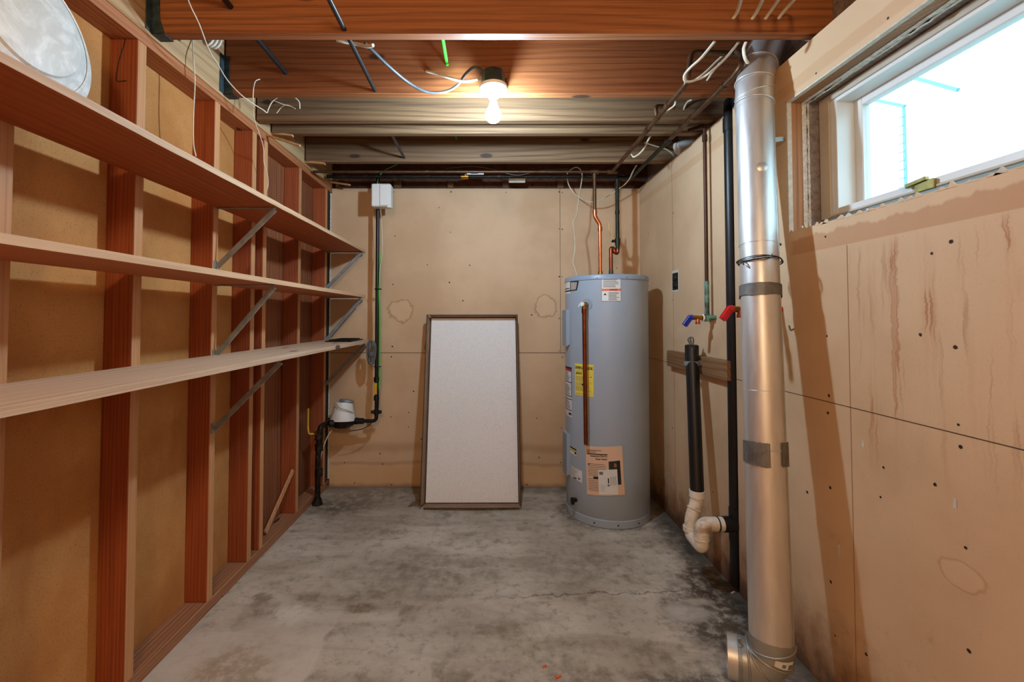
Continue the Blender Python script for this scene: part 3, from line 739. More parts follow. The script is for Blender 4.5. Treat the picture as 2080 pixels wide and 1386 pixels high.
# ------------------------------------------------------------------ cables overhead
def wire(name, pts, r, mat, label, cat='cable', group=None, n=6, seg=8, flat=None, sp=True):
    bm = NB(); P = spline(pts, n) if sp else pts
    tube(bm, P, r, seg, flat=flat); return single(name, bm, mat, label, cat, group, True, 1.2)
def along(px, py, d, d0, d1):
    p = u(px, py, d); return [V((p.x, d0 + (d1 - d0) * i / 4, p.z)) for i in range(5)]
G = 'cables threaded through the joists'
wire('black_cable', along(580, 148, JY['2'] - .038, 1.05, 1.88), .0095, 'black_cable', 'thick black cable threaded through the two nearest joists at left', 'cable', G)
wire('double_cable', along(762, 185, JY['2'] - .038, 1.05, 1.885), .0085, 'black_cable', 'dark flat cable low through the two nearest joists, left of the bulb', 'cable', G, flat=.7)
wire('double_cable', along(821, 321, JY['4'] - .038, 2.31, 2.73), .0085, 'black_cable', 'dark cable end low on the farthest joist, left of the bulb', 'cable', G, flat=.7)
wire('green_cable', along(908, 131, JY['2'] - .038, 1.05, 1.88), .0068, 'green_cable', 'bright green cable entering the knotty joist left of the bulb', 'cable', G)
wire('green_cable', along(927, 282, JY['4'] - .038, 2.2, 2.73), .0055, 'green_cable', 'short green cable end behind the bulb, entering the farthest joist', 'cable', G)
y1 = JY['1'] - .038
for i, (px, py) in enumerate(((1485, 44), (1523, 45), (1550, 45), (1577, 44))):
    p = u(px, py, y1 + .01); q0 = u(px + 22 + i * 6, py - 50, 1.36); q1 = u(px + 40 + i * 8, py - 90, 1.2)
    wire('white_cable', [p, p + V((.004, -.03, .012)), q0, q1], .0062, 'white_cable',
         ('leftmost', 'second from left', 'third from left', 'rightmost')[i] + ' of four white cables entering the nearest joist at top right', 'cable', 'white cables at top right', flat=.6)
wire('white_cable', [u(*a) for a in ((1452, 84, 1.53), (1436, 104, 1.57), (1421, 121, 1.60), (1403, 137, 1.64), (1391, 152, 1.68), (1392, 164, 1.70), (1401, 166, 1.71), (1415, 162, 1.71), (1432, 155, 1.70), (1453, 138, 1.66), (1470, 122, 1.62), (1486, 104, 1.58), (1500, 86, 1.54))], .0058, 'white_cable', 'white cable looping round the near end of the overhead copper pipe', 'cable', 'white cables at top right', flat=.6)
wire('white_cable', [u(*a) for a in ((1468, 113, 1.74), (1452, 128, 1.76), (1436, 144, 1.78), (1420, 157, 1.8), (1406, 166, 1.82))], .0055, 'white_cable', 'short white cable running behind the looped one toward the copper pipe', 'cable', 'white cables at top right', flat=.6)
wire('white_cable', [u(*a) for a in ((1462, 128, 1.79), (1448, 146, 1.82), (1440, 158, 1.84), (1436, 164, 1.865))], .0055, 'white_cable', 'white cable end plugged into the knotty joist between the two copper pipes', 'cable', 'white cables at top right', flat=.6)
wire('white_cable', [u(*a) for a in ((1515, 86, 1.515), (1511, 97, 1.520), (1511, 108, 1.525), (1514, 120, 1.530), (1519, 128, 1.540))], .0075, 'white_cable', 'white cable bend beside the top of the metal duct', 'cable', 'white cables at top right', flat=.6)
wire('white_cable', [u(*a) for a in ((1405, 203, 2.09), (1397, 207, 2.10), (1391, 217, 2.11), (1387, 229, 2.125))], .006, 'white_cable', 'short curved white cable stub on the greyish joist above the pipes', 'cable', 'white cables at top right', flat=.6)
wire('white_cable', [u(*a) for a in ((1324, 272, 2.33), (1317, 284, 2.35), (1308, 302, 2.38), (1297, 314, 2.40), (1287, 319, 2.41), (1283, 314, 2.42))], .006, 'white_cable', 'curled white cable hanging under the left overhead pipe', 'cable', 'white cables at top right', flat=.6)
wire('white_cable', [u(*a) for a in ((1310, 290, 2.56), (1332, 297, 2.58), (1352, 303, 2.6), (1364, 311, 2.62), (1373, 322, 2.64))], .0055, 'white_cable', 'white cable arching toward the right wall above the rear pipes', 'cable', 'white cables at top right', flat=.6)
wire('white_cable', [u(*a) for a in ((1368, 200, 1.93), (1372, 206, 1.95), (1370, 214, 1.97), (1360, 222, 1.98), (1352, 229, 1.99))], .004, 'white_cable', 'small knotted white cable beside the left overhead pipe', 'cable', 'white cables at top right')
wire('flexible_conduit', [u(*a) for a in ((741, 88, 1.56), (762, 108, 1.60), (790, 135, 1.66), (830, 168, 1.75), (868, 187, 1.80), (905, 186, 1.825), (930, 172, 1.83), (946, 150, 1.835), (962, 137, 1.838), (975, 140, 1.838), (986, 152, 1.838))], .006, 'conduit_grey', 'grey flexible conduit drooping below the joist into the ceiling box of the bulb', 'conduit')
wire('white_cable', [u(*a) for a in ((866, 145, 1.862), (885, 149, 1.85), (910, 157, 1.83), (940, 165, 1.82), (962, 163, 1.825), (982, 157, 1.83))], .0062, 'white_cable', 'short white cable from a joist hole into the bulb ceiling box', 'cable')
wire('white_cable', [u(*a) for a in ((683, 82, 1.545), (705, 86, 1.56), (728, 90, 1.57), (745, 94, 1.56), (758, 92, 1.54))], .006, 'white_cable', 'white cable end lying behind the nearest joist above the drooping conduit', 'cable')
wire('thin_white_wire', [u(*a) for a in ((376, -20, 1.32), (386, 10, 1.36), (405, 50, 1.42), (424, 100, 1.50), (442, 130, 1.56), (462, 163, 1.66), (490, 193, 1.78), (516, 212, 1.86), (534, 223, 1.90), (542, 229, 1.92), (545, 222, 1.92), (552, 208, 1.92), (564, 198, 1.91), (578, 194, 1.91), (590, 193, 1.91), (601, 200, 1.92), (608, 208, 1.93), (609, 221, 1.94))], .0022, 'white_cable', 'thin white wire sagging across the nearest joists at upper left', 'wire', 'thin white wires at left', n=5, seg=6)
wire('thin_white_wire', [u(*a) for a in ((528, 161, 1.855), (519, 165, 1.84), (515, 180, 1.85), (514, 205, 1.87), (516, 240, 1.93), (526, 270, 2.0), (535, 300, 2.06), (536, 330, 2.1), (543, 355, 2.14), (544, 378, 2.16), (538, 394, 2.17))], .0022, 'white_cable', 'thin white wire dropping from a joist hole behind the topmost shelf', 'wire', 'thin white wires at left', n=5, seg=6)
wire('thin_white_wire', [uX(391, 78, XL + .0062)] + [u(*a) for a in ((393, 120, 1.63), (396, 170, 1.64), (393, 230, 1.64), (393, 290, 1.65), (398, 318, 1.66))], .0022, 'white_cable', 'thin white wire hanging straight down beside the second dark stud', 'wire', 'thin white wires at left', n=5, seg=6)
bm = NB()
for i in range(3):
    c0 = u(424 + i * 4, 76, 1.60); P = []
    for k in range(25): a = 2 * pi * k / 24; P.append(c0 + V((.018 * cos(a), .01 * i + .01 * sin(a), .034 * sin(a))))
    tube(bm, P, .0045, 6)
single('cable_coil', bm, 'white_cable', 'small coil of white cable tucked above the nearest joist at left', 'cable', smooth=True, ang=1.2)
wire('tie_wire', [uX(*a, XL + .004) if False else u(a[0], a[1], SF['A'] - .0392) for a in ((254, 78), (252, 90), (245, 110), (240, 130), (236, 155), (238, 165), (256, 164))], .0014, 'black_cable', 'bit of black tie wire hanging on the stud beside the glass shade', 'wire', seg=6)
wire('thin_white_wire', [u(*a) for a in ((548, 203, 1.93), (560, 206, 1.92), (575, 212, 1.93), (590, 216, 1.94), (600, 221, 1.94), (585, 213, 1.95), (572, 218, 1.95), (562, 230, 1.95))], .0016, 'white_cable', 'tangled ends of bare wire under the knotty joist at left', 'wire', 'thin white wires at left', seg=6)

# ------------------------------------------------------------------ pipes overhead and to the heater
zp = 2.098
def coupling(bm, p, ax, r, L, mi=0): 
    p, ax = V(p), V(ax).normalized(); tube(bm, [p - ax * L / 2, p + ax * L / 2], r, 14, mi=mi)
A0, A1 = uZ(1395, 168, zp), uZ(1250, 347, zp)
B0, B1 = uZ(1505, 140, zp), uZ(1290, 353, zp)
Yh = A1.y
HX, HY, HR, HZ = .725, 2.785, .249, 1.434
t = thing('hot_water_pipe', 'copper pipe run under the joists, along the rear wall and down to the heater top', 'pipe', (A0.x, A0.y, zp))
bm = NB()
pa = u(1400, 112, A0.y)
tube(bm, fillet([u(1497, 109, A0.y + .02), u(1404, 106, A0.y + .0), V((A0.x + .002, A0.y, zp)), V((A0.x, Yh, zp))], .028), .0105, 12)
for f in (.18, .3, .42, .62): coupling(bm, V((A0.x, A0.y + (Yh - A0.y) * f, zp)), (0, 1, 0), .0135, .03)
part('overhead_run', bm, 'copper_old', t, True)
bm = NB(); br = u(1338, 236, 2.03); tube(bm, fillet([V((A0.x, 2.03, zp)), V((A0.x - .008, 2.03, zp + .058)), V((A0.x + .09, 2.05, zp + .06))], .02), .009, 12); part('branch_stub', bm, 'copper_old', t, True)
zc = zp; bm = NB(); tube(bm, [V((XL + .02, Yh + .02, zc)), V((A0.x + .012, Yh + .02, zc))], .0085, 12); part('rear_run', bm, 'copper_old', t, True)
xh = u(1208, 400, Yh + .02).x; xh2 = u(1219, 500, Yh + .02).x; yh = Yh + .02
bm = NB(); coupling(bm, (xh, yh, zc), (1, 0, 0), .014, .05); coupling(bm, (xh, yh, zc - .03), (0, 0, 1), .0135, .03); tube(bm, [(xh, yh, zc), (xh, yh, u(1208, 436, yh).z)], .0105, 14)
coupling(bm, (A0.x, yh, zc), (1, 0, 0), .014, .06)
part('drop_pipe', bm, 'copper_old', t, True)
bm = NB(); z1, z2 = u(1208, 434, yh).z, u(1219, 464, yh).z
tube(bm, fillet([(xh, yh, z1 + .012), (xh, yh, z1 - .018), (xh2, yh, z2 + .022), (xh2, yh, z2 - .01)], .025), .0125, 14)
coupling(bm, (xh, yh, z1 + .010), (0, 0, 1), .0145, .022); coupling(bm, (xh2, yh, z2 - .006), (0, 0, 1), .0145, .022)
tube(bm, [(xh2, yh, z2), (xh2, yh, HZ + .002)], .0105, 14)
part('offset_drop', bm, 'copper_new', t, True, label='bright new copper offset and drop')
bm = NB(); coupling(bm, (xh2, yh, HZ + .022), (0, 0, 1), .0145, .035); part('union', bm, 'brass', t, True)

yc = 2.90
t = thing('cold_water_pipe', 'dark pipe run under the joists and down to the heater, with a yellow shut-off lever', 'pipe', (B0.x, B0.y, zp))
bm = NB()
tube(bm, fillet([u(1497, 105, B0.y + .06), u(1508, 112, B0.y + .03), V((B0.x + .002, B0.y, zp + .012)), V((B0.x - .0, B0.y + .05, zp)), V((B0.x, 2.30, zp))], .03), .0105, 12)
for f in (.12, .55): coupling(bm, V((B0.x, B0.y + .65 * f + .05, zp)), (0, 1, 0), .0135, .03)
part('overhead_run', bm, 'copper_old', t, True)
bm = NB(); tube(bm, [V((B0.x, 2.28, zp)), V((B0.x, yc, zp))], .0115, 12); coupling(bm, (B0.x, 2.30, zp), (0, 1, 0), .015, .06)
part('dark_run', bm, 'dark_pipe', t, True)
xc, xc2 = u(1254, 430, yc).x, u(1241, 520, yc).x
zv = u(1254, 490, yc).z
bm = NB(); tube(bm, fillet([(B0.x, yc - .0, zp), (xc, yc, zp), (xc, yc, zv)], .02), .0118, 14); coupling(bm, (xc, yc, zp - .025), (0, 0, 1), .015, .03); coupling(bm, (xc, yc, u(1254, 432, yc).z), (0, 0, 1), .0145, .02)
part('drop_pipe', bm, 'dark_pipe', t, True)
bm = NB(); coupling(bm, (xc, yc, zv - .004), (0, 0, 1), .017, .045); coupling(bm, (xc - .02, yc - .002, zv), (1, 0, 0), .009, .04); coupling(bm, (xc, yc, zv - .036), (0, 0, 1), .0135, .03)
v = part('ball_valve', bm, 'dark_pipe', t, True)
bm = NB(); tube(bm, fillet([(xc - .038, yc - .004, zv), u(1240, 478, yc), u(1237, 466, yc), u(1237, 453, yc)], .01), .0035, 8); part('lever', bm, 'yellow_pl', v, True)
bm = NB(); z3 = u(1247, 508, yc).z
tube(bm, fillet([(xc, yc, zv - .045), (xc, yc, z3 - .022), ((xc + xc2) / 2, yc, z3 - .022 + .006), ((xc + xc2) / 2, yc, z3 + .008), (xc2, yc, z3 + .014), (xc2, yc, HZ + .05)], .022), .0122, 14)
part('offset', bm, 'copper', t, True)
bm = NB(); coupling(bm, (xc2, yc, HZ + .03), (0, 0, 1), .0145, .055); part('union', bm, 'copper_green', t, True)

# iron gas / water line along the rear wall with its valve
ym = 2.99
t = thing('iron_pipe', 'dark iron pipe running along the top of the rear wall with a small valve', 'pipe', (0, ym, u(950, 359, ym).z))
zi = u(950, 359, ym).z
bm = NB(); tube(bm, [(XL + .03, ym, zi), (.95, ym, zi)], .0115, 12)
for px in (720, 830, 1262): coupling(bm, (u(px, 358, ym).x, ym, zi), (1, 0, 0), .015, .04)
part('run', bm, 'dark_iron', t, True)
xv = u(946, 358, ym).x
bm = NB(); coupling(bm, (xv, ym, zi), (1, 0, 0), .0165, .035); coupling(bm, (xv, ym - .014, zi + .006), (0, 1, 0), .006, .02); coupling(bm, (xv - .024, ym, zi), (1, 0, 0), .0145, .014)
v = part('valve', bm, 'brass', t, True)
bm = NB(); box(bm, (xv + .008, ym - .026, zi + .006), (xv + .122, ym - .022, zi + .022), .001)
lv = part('lever', bm, 'white_pl', v)
bm = NB(); box(bm, (xv + .035, ym - .027, zi + .011), (xv + .085, ym - .0262, zi + .017)); part('grip_mark', bm, 'blue_pl', v, label='blue marking on the white lever')
# two small tags / clips under the pipe
bm = NB(); p = u(1050, 368, ym + .02); box(bm, (p.x - .055, ym + .008, p.z - .014), (p.x + .055, ym + .012, p.z + .014), .001); box(bm, (p.x - .012, ym + .006, p.z + .010), (p.x + .012, ym + .010, zi - .006))
single('junction_cover', bm, 'white_cable', 'small cream cover plate below the iron pipe at the top of the rear wall', 'plate')
wire('thin_white_wire', [u(*a) for a in ((905, 342, 2.9), (960, 338, 2.9), (1000, 344, 2.92), (1050, 356, 2.93), (1100, 346, 2.93), (1155, 343, 2.92))], .002, 'grey_cable', 'thin grey wire slung above the rear pipes', 'wire', seg=6)
wire('white_cable', [u(*a) for a in ((1152, 353, 2.93), (1160, 344, 2.93), (1172, 340, 2.92), (1181, 348, 2.92), (1182, 364, 2.91), (1176, 400, 2.90), (1171, 437, 2.88), (1164, 452, 2.87), (1166, 467, 2.86), (1168, 504, 2.84), (1164, 532, 2.82), (1167, 543, 2.80))] + [V((u(1173, 553, 2.77).x, 2.77, HZ + .001))], .0062, 'white_cable', 'white power cable hanging down to the heater top at its left', 'cable', flat=.55)
wire('white_cable', [u(*a) for a in ((1152, 362, 3.03), (1155, 375, 3.03), (1163, 389, 3.03), (1178, 402, 3.03), (1196, 410, 3.02), (1217, 408, 3.01), (1239, 396, 3.0), (1258, 383, 2.99), (1270, 374, 2.95), (1279, 363, 2.87), (1286, 348, 2.78), (1293, 336, 2.74))], .006, 'white_cable', 'white cable slung in a loop behind the pipes above the heater', 'cable', flat=.6)
# pale pipe stub over the right wall
bm = NB(); p = u(1396, 292, 2.50); tube(bm, [p + V((-.06, 0, -.03)), p + V((.12, 0, .05))], .035, 20); single('vent_stub', bm, 'white_pl', 'short white pipe disappearing over the top of the right wall', 'pipe', smooth=True)

# ------------------------------------------------------------------ water heater
t = thing('water_heater', 'tall grey-blue cylindrical electric water heater in the rear right corner', 'water heater', (HX, HY, 0))
bm = NB()
prof = [(0, .0), (HR - .004, 0), (HR + .001, .003), (HR + .001, .042), (HR - .002, .046), (HR - .002, .050), (HR, .053)]
prof += [(HR, .053 + (HZ - .053 - .03) * i / 6) for i in range(1, 7)]
lathe(bm, prof + [(0, HZ - .03)], (HX, HY, 0), (0, 0, 1), 96, close=False); part('tank_jacket', bm, 'heater', t, True)
bm = NB(); lathe(bm, [(HR + .001, HZ - .032), (HR + .0035, HZ - .030), (HR + .0035, HZ - .010), (HR - .001, HZ - .003), (HR - .012, HZ), (0, HZ + .001)], (HX, HY, 0), (0, 0, 1), 96, close=False)
part('top_cap', bm, 'heater_trim', t, True)
def cyl(px, py, R=HR):
    r = _dir(px, py); o = EYE - V((HX, HY, 0)); a = r.x ** 2 + r.y ** 2; b = o.x * r.x + o.y * r.y; c = o.x ** 2 + o.y ** 2 - R * R
    D = b * b - a * c; s = (-b - math.sqrt(max(D, 0))) / a; p = EYE + r * s
    return math.atan2(p.x - HX, -(p.y - HY)), p.z
def cp(th, z, R): return V((HX + R * sin(th), HY - R * cos(th), z))
def cpatch(bm, th0, th1, z0, z1, R, mi=0, n=None, skew=0.0):
    n = n or max(2, int(abs(th1 - th0) / .06))
    lo = [bm.verts.new(cp(th0 + (th1 - th0) * i / n, z0 + skew * i / n, R)) for i in range(n + 1)]; hi = [bm.verts.new(cp(th0 + (th1 - th0) * i / n, z1 + skew * i / n, R)) for i in range(n + 1)]
    for i in range(n): bm.faces.new((lo[i], lo[i + 1], hi[i + 1], hi[i])).material_index = mi
def lines(bm, th0, th1, z_top, z_bot, rows, R, mi, fill=.45, jitter=.3):
    for i in range(rows):
        z = z_top - (z_top - z_bot) * (i + .5) / rows; hgt = (z_top - z_bot) / rows * fill
        e_ = th1 - (th1 - th0) * random.uniform(0, jitter); cpatch(bm, th0, e_, z - hgt / 2, z + hgt / 2, R, mi)
# screws round cap and base
def screw_row(z, name, angs):
    for a in angs:
        bm = NB(); lathe(bm, [(0, .0), (.0045, 0), (.004, .0025), (0, .003)], cp(a, z, HR + .0035 if z > 1 else HR + .001), (sin(a), -cos(a), 0), 10); part('screw', bm, 'ink' if z < 1 else 'steel', t)
screw_row(HZ - .02, 'screw', (-.45, .22, .75)); screw_row(.022, 'screw', (-.55, -.02, .5))
# top warning label
bm = NB(); a, b = cyl(1222, 566), cyl(1261, 612); th0, th1, z1, z0 = a[0], b[0], a[1], b[1]
Rl = HR + .0008; Rk = HR + .0014
cpatch(bm, th0, th1, z0, z1, Rl); zo = z0 + (z1 - z0) * .5
cpatch(bm, th0, th1, zo - .006, zo + .006, Rk, 1)
for m_ in (th0, th1): cpatch(bm, m_ - .002, m_ + .002, z0, z1, Rk, 2, 1)
for m_ in (z0, z1): cpatch(bm, th0, th1, m_ - .0006, m_ + .0006, Rk, 2)
lines(bm, th0 + .03, th1 - .03, z1 - .005, zo + .012, 8, Rk, 3); lines(bm, th0 + .15, th1 - .03, zo - .012, z0 + .004, 7, Rk, 3)
w = (th1 - th0) * HR
text(bm, 'WARNING', .010, lambda x, y: cp(th0 + .17 + x / HR, zo - .0035 + y, HR + .002), width=w * .42, bold=.02, mi=2)
slab(bm, [cp(th0 + .04, zo - .03, Rk), cp(th0 + .11, zo - .03, Rk), cp(th0 + .075, zo - .018, Rk)], (0, -1, 0), .0002, 2)
part('warning_label', bm, ['label_white', 'orange_ink', 'ink', 'grey_ink'], t)
# brand plate (slanted black outlined badge) wrapping round the left side
bm = NB(); a, b = cyl(1158, 572), cyl(1176, 571); c_, d_ = cyl(1158, 592), cyl(1172, 590)
def quad(bm, A, B, C_, D_, R, mi, n=6):
    lo = [bm.verts.new(cp(C_[0] + (D_[0] - C_[0]) * i / n, C_[1] + (D_[1] - C_[1]) * i / n, R)) for i in range(n + 1)]; hi = [bm.verts.new(cp(A[0] + (B[0] - A[0]) * i / n, A[1] + (B[1] - A[1]) * i / n, R)) for i in range(n + 1)]
    for i in range(n): bm.faces.new((lo[i], lo[i + 1], hi[i + 1], hi[i])).material_index = mi
quad(bm, a, b, c_, d_, Rl, 1)
sh = lambda p, dx, dz: (p[0] + dx, p[1] + dz)
quad(bm, sh(a, .03, -.006), sh(b, -.05, -.006), sh(c_, .03, .006), sh(d_, -.03, .006), Rk, 2)
a2 = a[0]; cpatch(bm, a2 - .42, a2 + .02, c_[1] - .012, a[1] + .006, HR + .0006, 0)
cpatch(bm, a2 - .42, a2 + .03, c_[1] - .001, c_[1] + .007, Rk, 1); cpatch(bm, a2 - .42, a2 - .02, c_[1] + .016, c_[1] + .021, Rk, 1); cpatch(bm, a2 - .4, a2, a[1] + .0, a[1] + .003, Rk, 1)
part('brand_badge', bm, ['label_white', 'ink', 'label_silver'], t)
# energy guide
bm = NB(); a, b = cyl(1168, 738), cyl(1206, 807); th0, th1, z1, z0 = a[0], b[0], a[1], b[1]; w = (th1 - th0) * HR
cpatch(bm, th0, th1, z0, z1, Rl)
mp = lambda dx, dz: (lambda x, y: cp(th0 + (dx + x) / HR, z1 + dz + y, Rk))
hgt = z1 - z0
text(bm, 'ENERGYGUIDE', .021, mp(w * .04, -hgt * .165), width=w * .92, bold=.035, mi=1)
text(bm, '$424', .018, mp(w * .06, -hgt * .335), width=w * .36, bold=.03, mi=1)
cpatch(bm, th0 + w * .10 / HR, th0 + w * .55 / HR, z1 - hgt * .232, z1 - hgt * .222, Rk, 2)
cpatch(bm, th0 + w * .05 / HR, th1 - w * .1 / HR, z1 - hgt * .41, z1 - hgt * .403, Rk, 1)
cpatch(bm, th1 - w * .13 / HR, th1 - w * .1 / HR, z1 - hgt * .41, z1 - hgt * .37, Rk, 1)
cpatch(bm, th0 + w * .05 / HR, th1 - w * .05 / HR, z1 - hgt * .585, z1 - hgt * .58, Rk, 2)
cpatch(bm, th0 + w * .42 / HR, th0 + w * .52 / HR, z1 - hgt * .68, z1 - hgt * .62, Rk, 1)
for f0, f1, rows in ((.43, .56, 4), (.60, .68, 2), (.70, .86, 6), (.93, .97, 1)): lines(bm, th0 + w * .06 / HR, th1 - w * .1 / HR, z1 - hgt * f0, z1 - hgt * f1, rows, Rk, 2, .28)
part('energy_label', bm, ['label_yellow', 'ink', 'grey_ink'], t)
# side strip label
bm = NB(); a, b = cyl(1150.5, 745), cyl(1162, 849); th1, z1, z0 = b[0], a[1] + .004, b[1]; th0 = th1 - .62
cpatch(bm, th0, th1, z0, z1, Rl)
cpatch(bm, th0, th1, z1 - .012, z1, Rk, 1); cpatch(bm, th0, th1, z1 - .026, z1 - .012, Rk, 2)
for f in (.30, .58, .64, .86): cpatch(bm, th0, th1, z1 - (z1 - z0) * f - .004, z1 - (z1 - z0) * f + .001, Rk, 1)
cpatch(bm, th1 - .02, th1, z0 + (z1 - z0) * .4, z1, Rk, 1); cpatch(bm, th1 - .16, th1 - .02, z0 + .012, z0 + .026, Rk, 1)
for f0, f1, r_ in ((.10, .28, 6), (.36, .56, 6), (.67, .84, 6)): lines(bm, th0 + .05, th1 - .05, z1 - (z1 - z0) * f0, z1 - (z1 - z0) * f1, r_, Rk, 3)
part('safety_label', bm, ['label_white', 'ink', 'red_ink', 'grey_ink'], t)
# access panels
for (pz0, pz1) in ((628, 705), (884, 971)):
    th = -1.50; z1, z0 = u(1150, pz0, HY - .1).z, u(1150, pz1, HY - .1).z; w2 = .22
    bm = NB(); n = 8
    prof = [(-w2, HR), (-w2 + .03, HR + .020), (w2 - .03, HR + .020), (w2, HR)]
    lo = [bm.verts.new(cp(th + a_, z0 + (.014 if i in (0, 3) else 0), r_)) for i, (a_, r_) in enumerate(prof)]; hi = [bm.verts.new(cp(th + a_, z1 - (.0 if i in (0, 3) else .006), r_)) for i, (a_, r_) in enumerate(prof)]
    for i in range(3): bm.faces.new((lo[i], lo[i + 1], hi[i + 1], hi[i]))
    bm.faces.new(lo[::-1]); bm.faces.new(hi); bm.faces.new((lo[0], hi[0], hi[3], lo[3]))
    part('access_panel', bm, 'heater_trim', t)
# yellow and white stickers low down
bm = NB(); a, b = cyl(1157, 906), cyl(1171.5, 929); sk = -.012; th0, th1 = a[0], b[0]; z1, z0 = a[1], b[1] + .012
cpatch(bm, th0, th1, z0, z1, Rl, 0, skew=-.006); cpatch(bm, th0, th1, z0, z0 + .018, Rk, 1, skew=-.006); cpatch(bm, th0 + .02, th1, z0 + .03, z0 + .038, Rk + .0004, 2, skew=-.006); cpatch(bm, th0, th1, z0 + .018, z0 + .021, Rk + .0004, 2, skew=-.006)
cpatch(bm, th1 - .07, th1 - .01, z0 + .002, z0 + .014, Rk + .0004, 2, skew=-.001)
part('sticker', bm, ['label_yellow', 'label_white', 'ink'], t, label='small yellow and white sticker')
bm = NB(); a, b = cyl(1157, 942), cyl(1182.5, 982); th0, th1 = a[0], b[0]; z1, z0 = a[1], b[1] + .014
cpatch(bm, th0, th1, z0, z1, Rl, 0, skew=-.012); lines(bm, th0 + .05, th1 - .05, z1 - .008, z0 + .004, 9, Rk, 1, .3, .5); cpatch(bm, th0 + .03, th0 + .06, z1 - .02, z1 - .006, Rk + .0002, 2); cpatch(bm, th1 - .12, th1 - .05, z0 + .0, z0 + .012, Rk + .0002, 1); cpatch(bm, th1 - .28, th1 - .17, z0 - .004, z0 + .003, Rk + .0002, 2)
part('rating_plate', bm, ['label_white', 'grey_ink', 'ink'], t, label='white rating sticker')
# relief valve and its discharge pipe
th, z = cyl(1192, 619); rv = V((sin(th), -cos(th), 0)); vp = cp(th, z, HR)
bm = NB(); lathe(bm, [(.034, .0005), (.034, .0012), (0, .0012)], vp, rv, 32); part('valve_flange', bm, 'heater_trim', t, True)
bm = NB(); tube(bm, [vp, vp + rv * .05], .013, 16); tube(bm, [vp + rv * .034 + V((0, 0, .014)), vp + rv * .034 - V((0, 0, .035))], .014, 16)
rvp = part('relief_valve', bm, 'brass', t, True)
bm = NB(); lathe(bm, [(0, .050), (.013, .050), (.014, .056), (.011, .062), (0, .063)], vp, rv, 16); bar(bm, vp + rv * .055 + V((-.012, 0, .006)), vp + rv * .06 + V((-.02, 0, -.016)), .008, .003); part('valve_cap', bm, 'white_pl', rvp, True)
bm = NB(); pt = vp + rv * .034 + V((0, 0, -.03)); zb = u(1194, 903, pt.y).z
tube(bm, [pt, V((pt.x + .006, pt.y, zb))], .0118, 16); tube(bm, [pt + V((0, 0, .004)), pt - V((0, 0, .02))], .0145, 16)
part('discharge_pipe', bm, 'copper', t, True, label='reddish copper discharge pipe')
# drain cock near the floor
bm = NB(); a_ = -1.05; p0 = cp(a_, .115, HR - .002); dv = V((sin(a_), -cos(a_), 0)); tube(bm, [p0, p0 + dv * .035], .012, 12); tube(bm, [p0 + dv * .028 + V((0, 0, .016)), p0 + dv * .028 - V((0, 0, .02))], .011, 12)
part('drain_cock', bm, 'dark_pipe', t, True)

# manual and card held to the jacket (things resting on the heater)
bm = NB(); A = (cyl(1190, 906), cyl(1263, 906), cyl(1193, 1004), cyl(1269, 1005))
Rm = HR + .003; qn = 8
t2 = thing('manual_booklet', 'pinkish owner manual booklet held against the front of the water heater', 'booklet', cp((A[0][0] + A[1][0]) / 2, A[2][1], Rm))
quad(bm, *A, Rm, 0); quad(bm, *A, Rm - .0022, 0)
bmesh.ops.bridge_loops(bm, edges=[e_ for e_ in bm.edges if e_.is_boundary])
part('cover', bm, 'paper_pink', t2)
def lerpq(s, v):
    a0 = [A[2][i] + (A[3][i] - A[2][i]) * s for i in (0, 1)]; a1 = [A[0][i] + (A[1][i] - A[0][i]) * s for i in (0, 1)]
    return (a0[0] + (a1[0] - a0[0]) * v, a0[1] + (a1[1] - a0[1]) * v)
def mq(s0, v0, ks, kv, R=Rm + .0006): return lambda x, y: cp(*lerpq(s0 + x * ks, v0 + y * kv), R)
bm = NB(); wq, hq = .155, .235
quad(bm, lerpq(.04, .86), lerpq(.60, .85), lerpq(.04, .84), lerpq(.60, .83), Rm + .0006, 0)
text(bm, 'Residential Electric', .013, mq(.13, .79, 1 / wq, 1 / hq), width=.072, bold=.02, mi=0)
text(bm, 'Water Heater', .013, mq(.27, .73, 1 / wq, 1 / hq), width=.050, bold=.02, mi=0)
quad(bm, lerpq(.04, .93), lerpq(.44, .93), lerpq(.04, .915), lerpq(.44, .915), Rm + .0005, 1); quad(bm, lerpq(.04, .895), lerpq(.30, .895), lerpq(.04, .88), lerpq(.30, .88), Rm + .0005, 1)
for i in range(17):
    v_ = .64 - i * .034
    if i != 8: quad(bm, lerpq(.05, v_ + .006), lerpq(.55 - random.uniform(0, .08), v_ + .006), lerpq(.05, v_ - .004), lerpq(.55, v_ - .004), Rm + .0005, 1)
quad(bm, lerpq(.20, .385), lerpq(.34, .385), lerpq(.20, .34), lerpq(.34, .34), Rm + .0006, 0)
slab(bm, [cp(*lerpq(.05, .62), Rm + .0006), cp(*lerpq(.11, .62), Rm + .0006), cp(*lerpq(.08, .655), Rm + .0006)], (0, -1, 0), .0001, 0)
part('printing', bm, ['ink', 'grey_ink'], t2)
bm = NB(); quad(bm, lerpq(.62, .70), lerpq(.92, .71), lerpq(.62, .22), lerpq(.92, .22), Rm + .0006, 0)
quad(bm, lerpq(.76, .66), lerpq(.82, .66), lerpq(.75, .58), lerpq(.83, .58), Rm + .001, 1)
part('cover_picture', bm, ['dark_box', 'plank'], t2)
bm = NB(); K = (cyl(1215, 954), cyl(1253, 953), cyl(1217, 1004.5), cyl(1256, 1004)); Rc = HR + .0055
t3 = thing('white_card', 'white mailing card tucked on top of the manual booklet', 'card', cp((K[0][0] + K[1][0]) / 2, K[2][1], Rc))
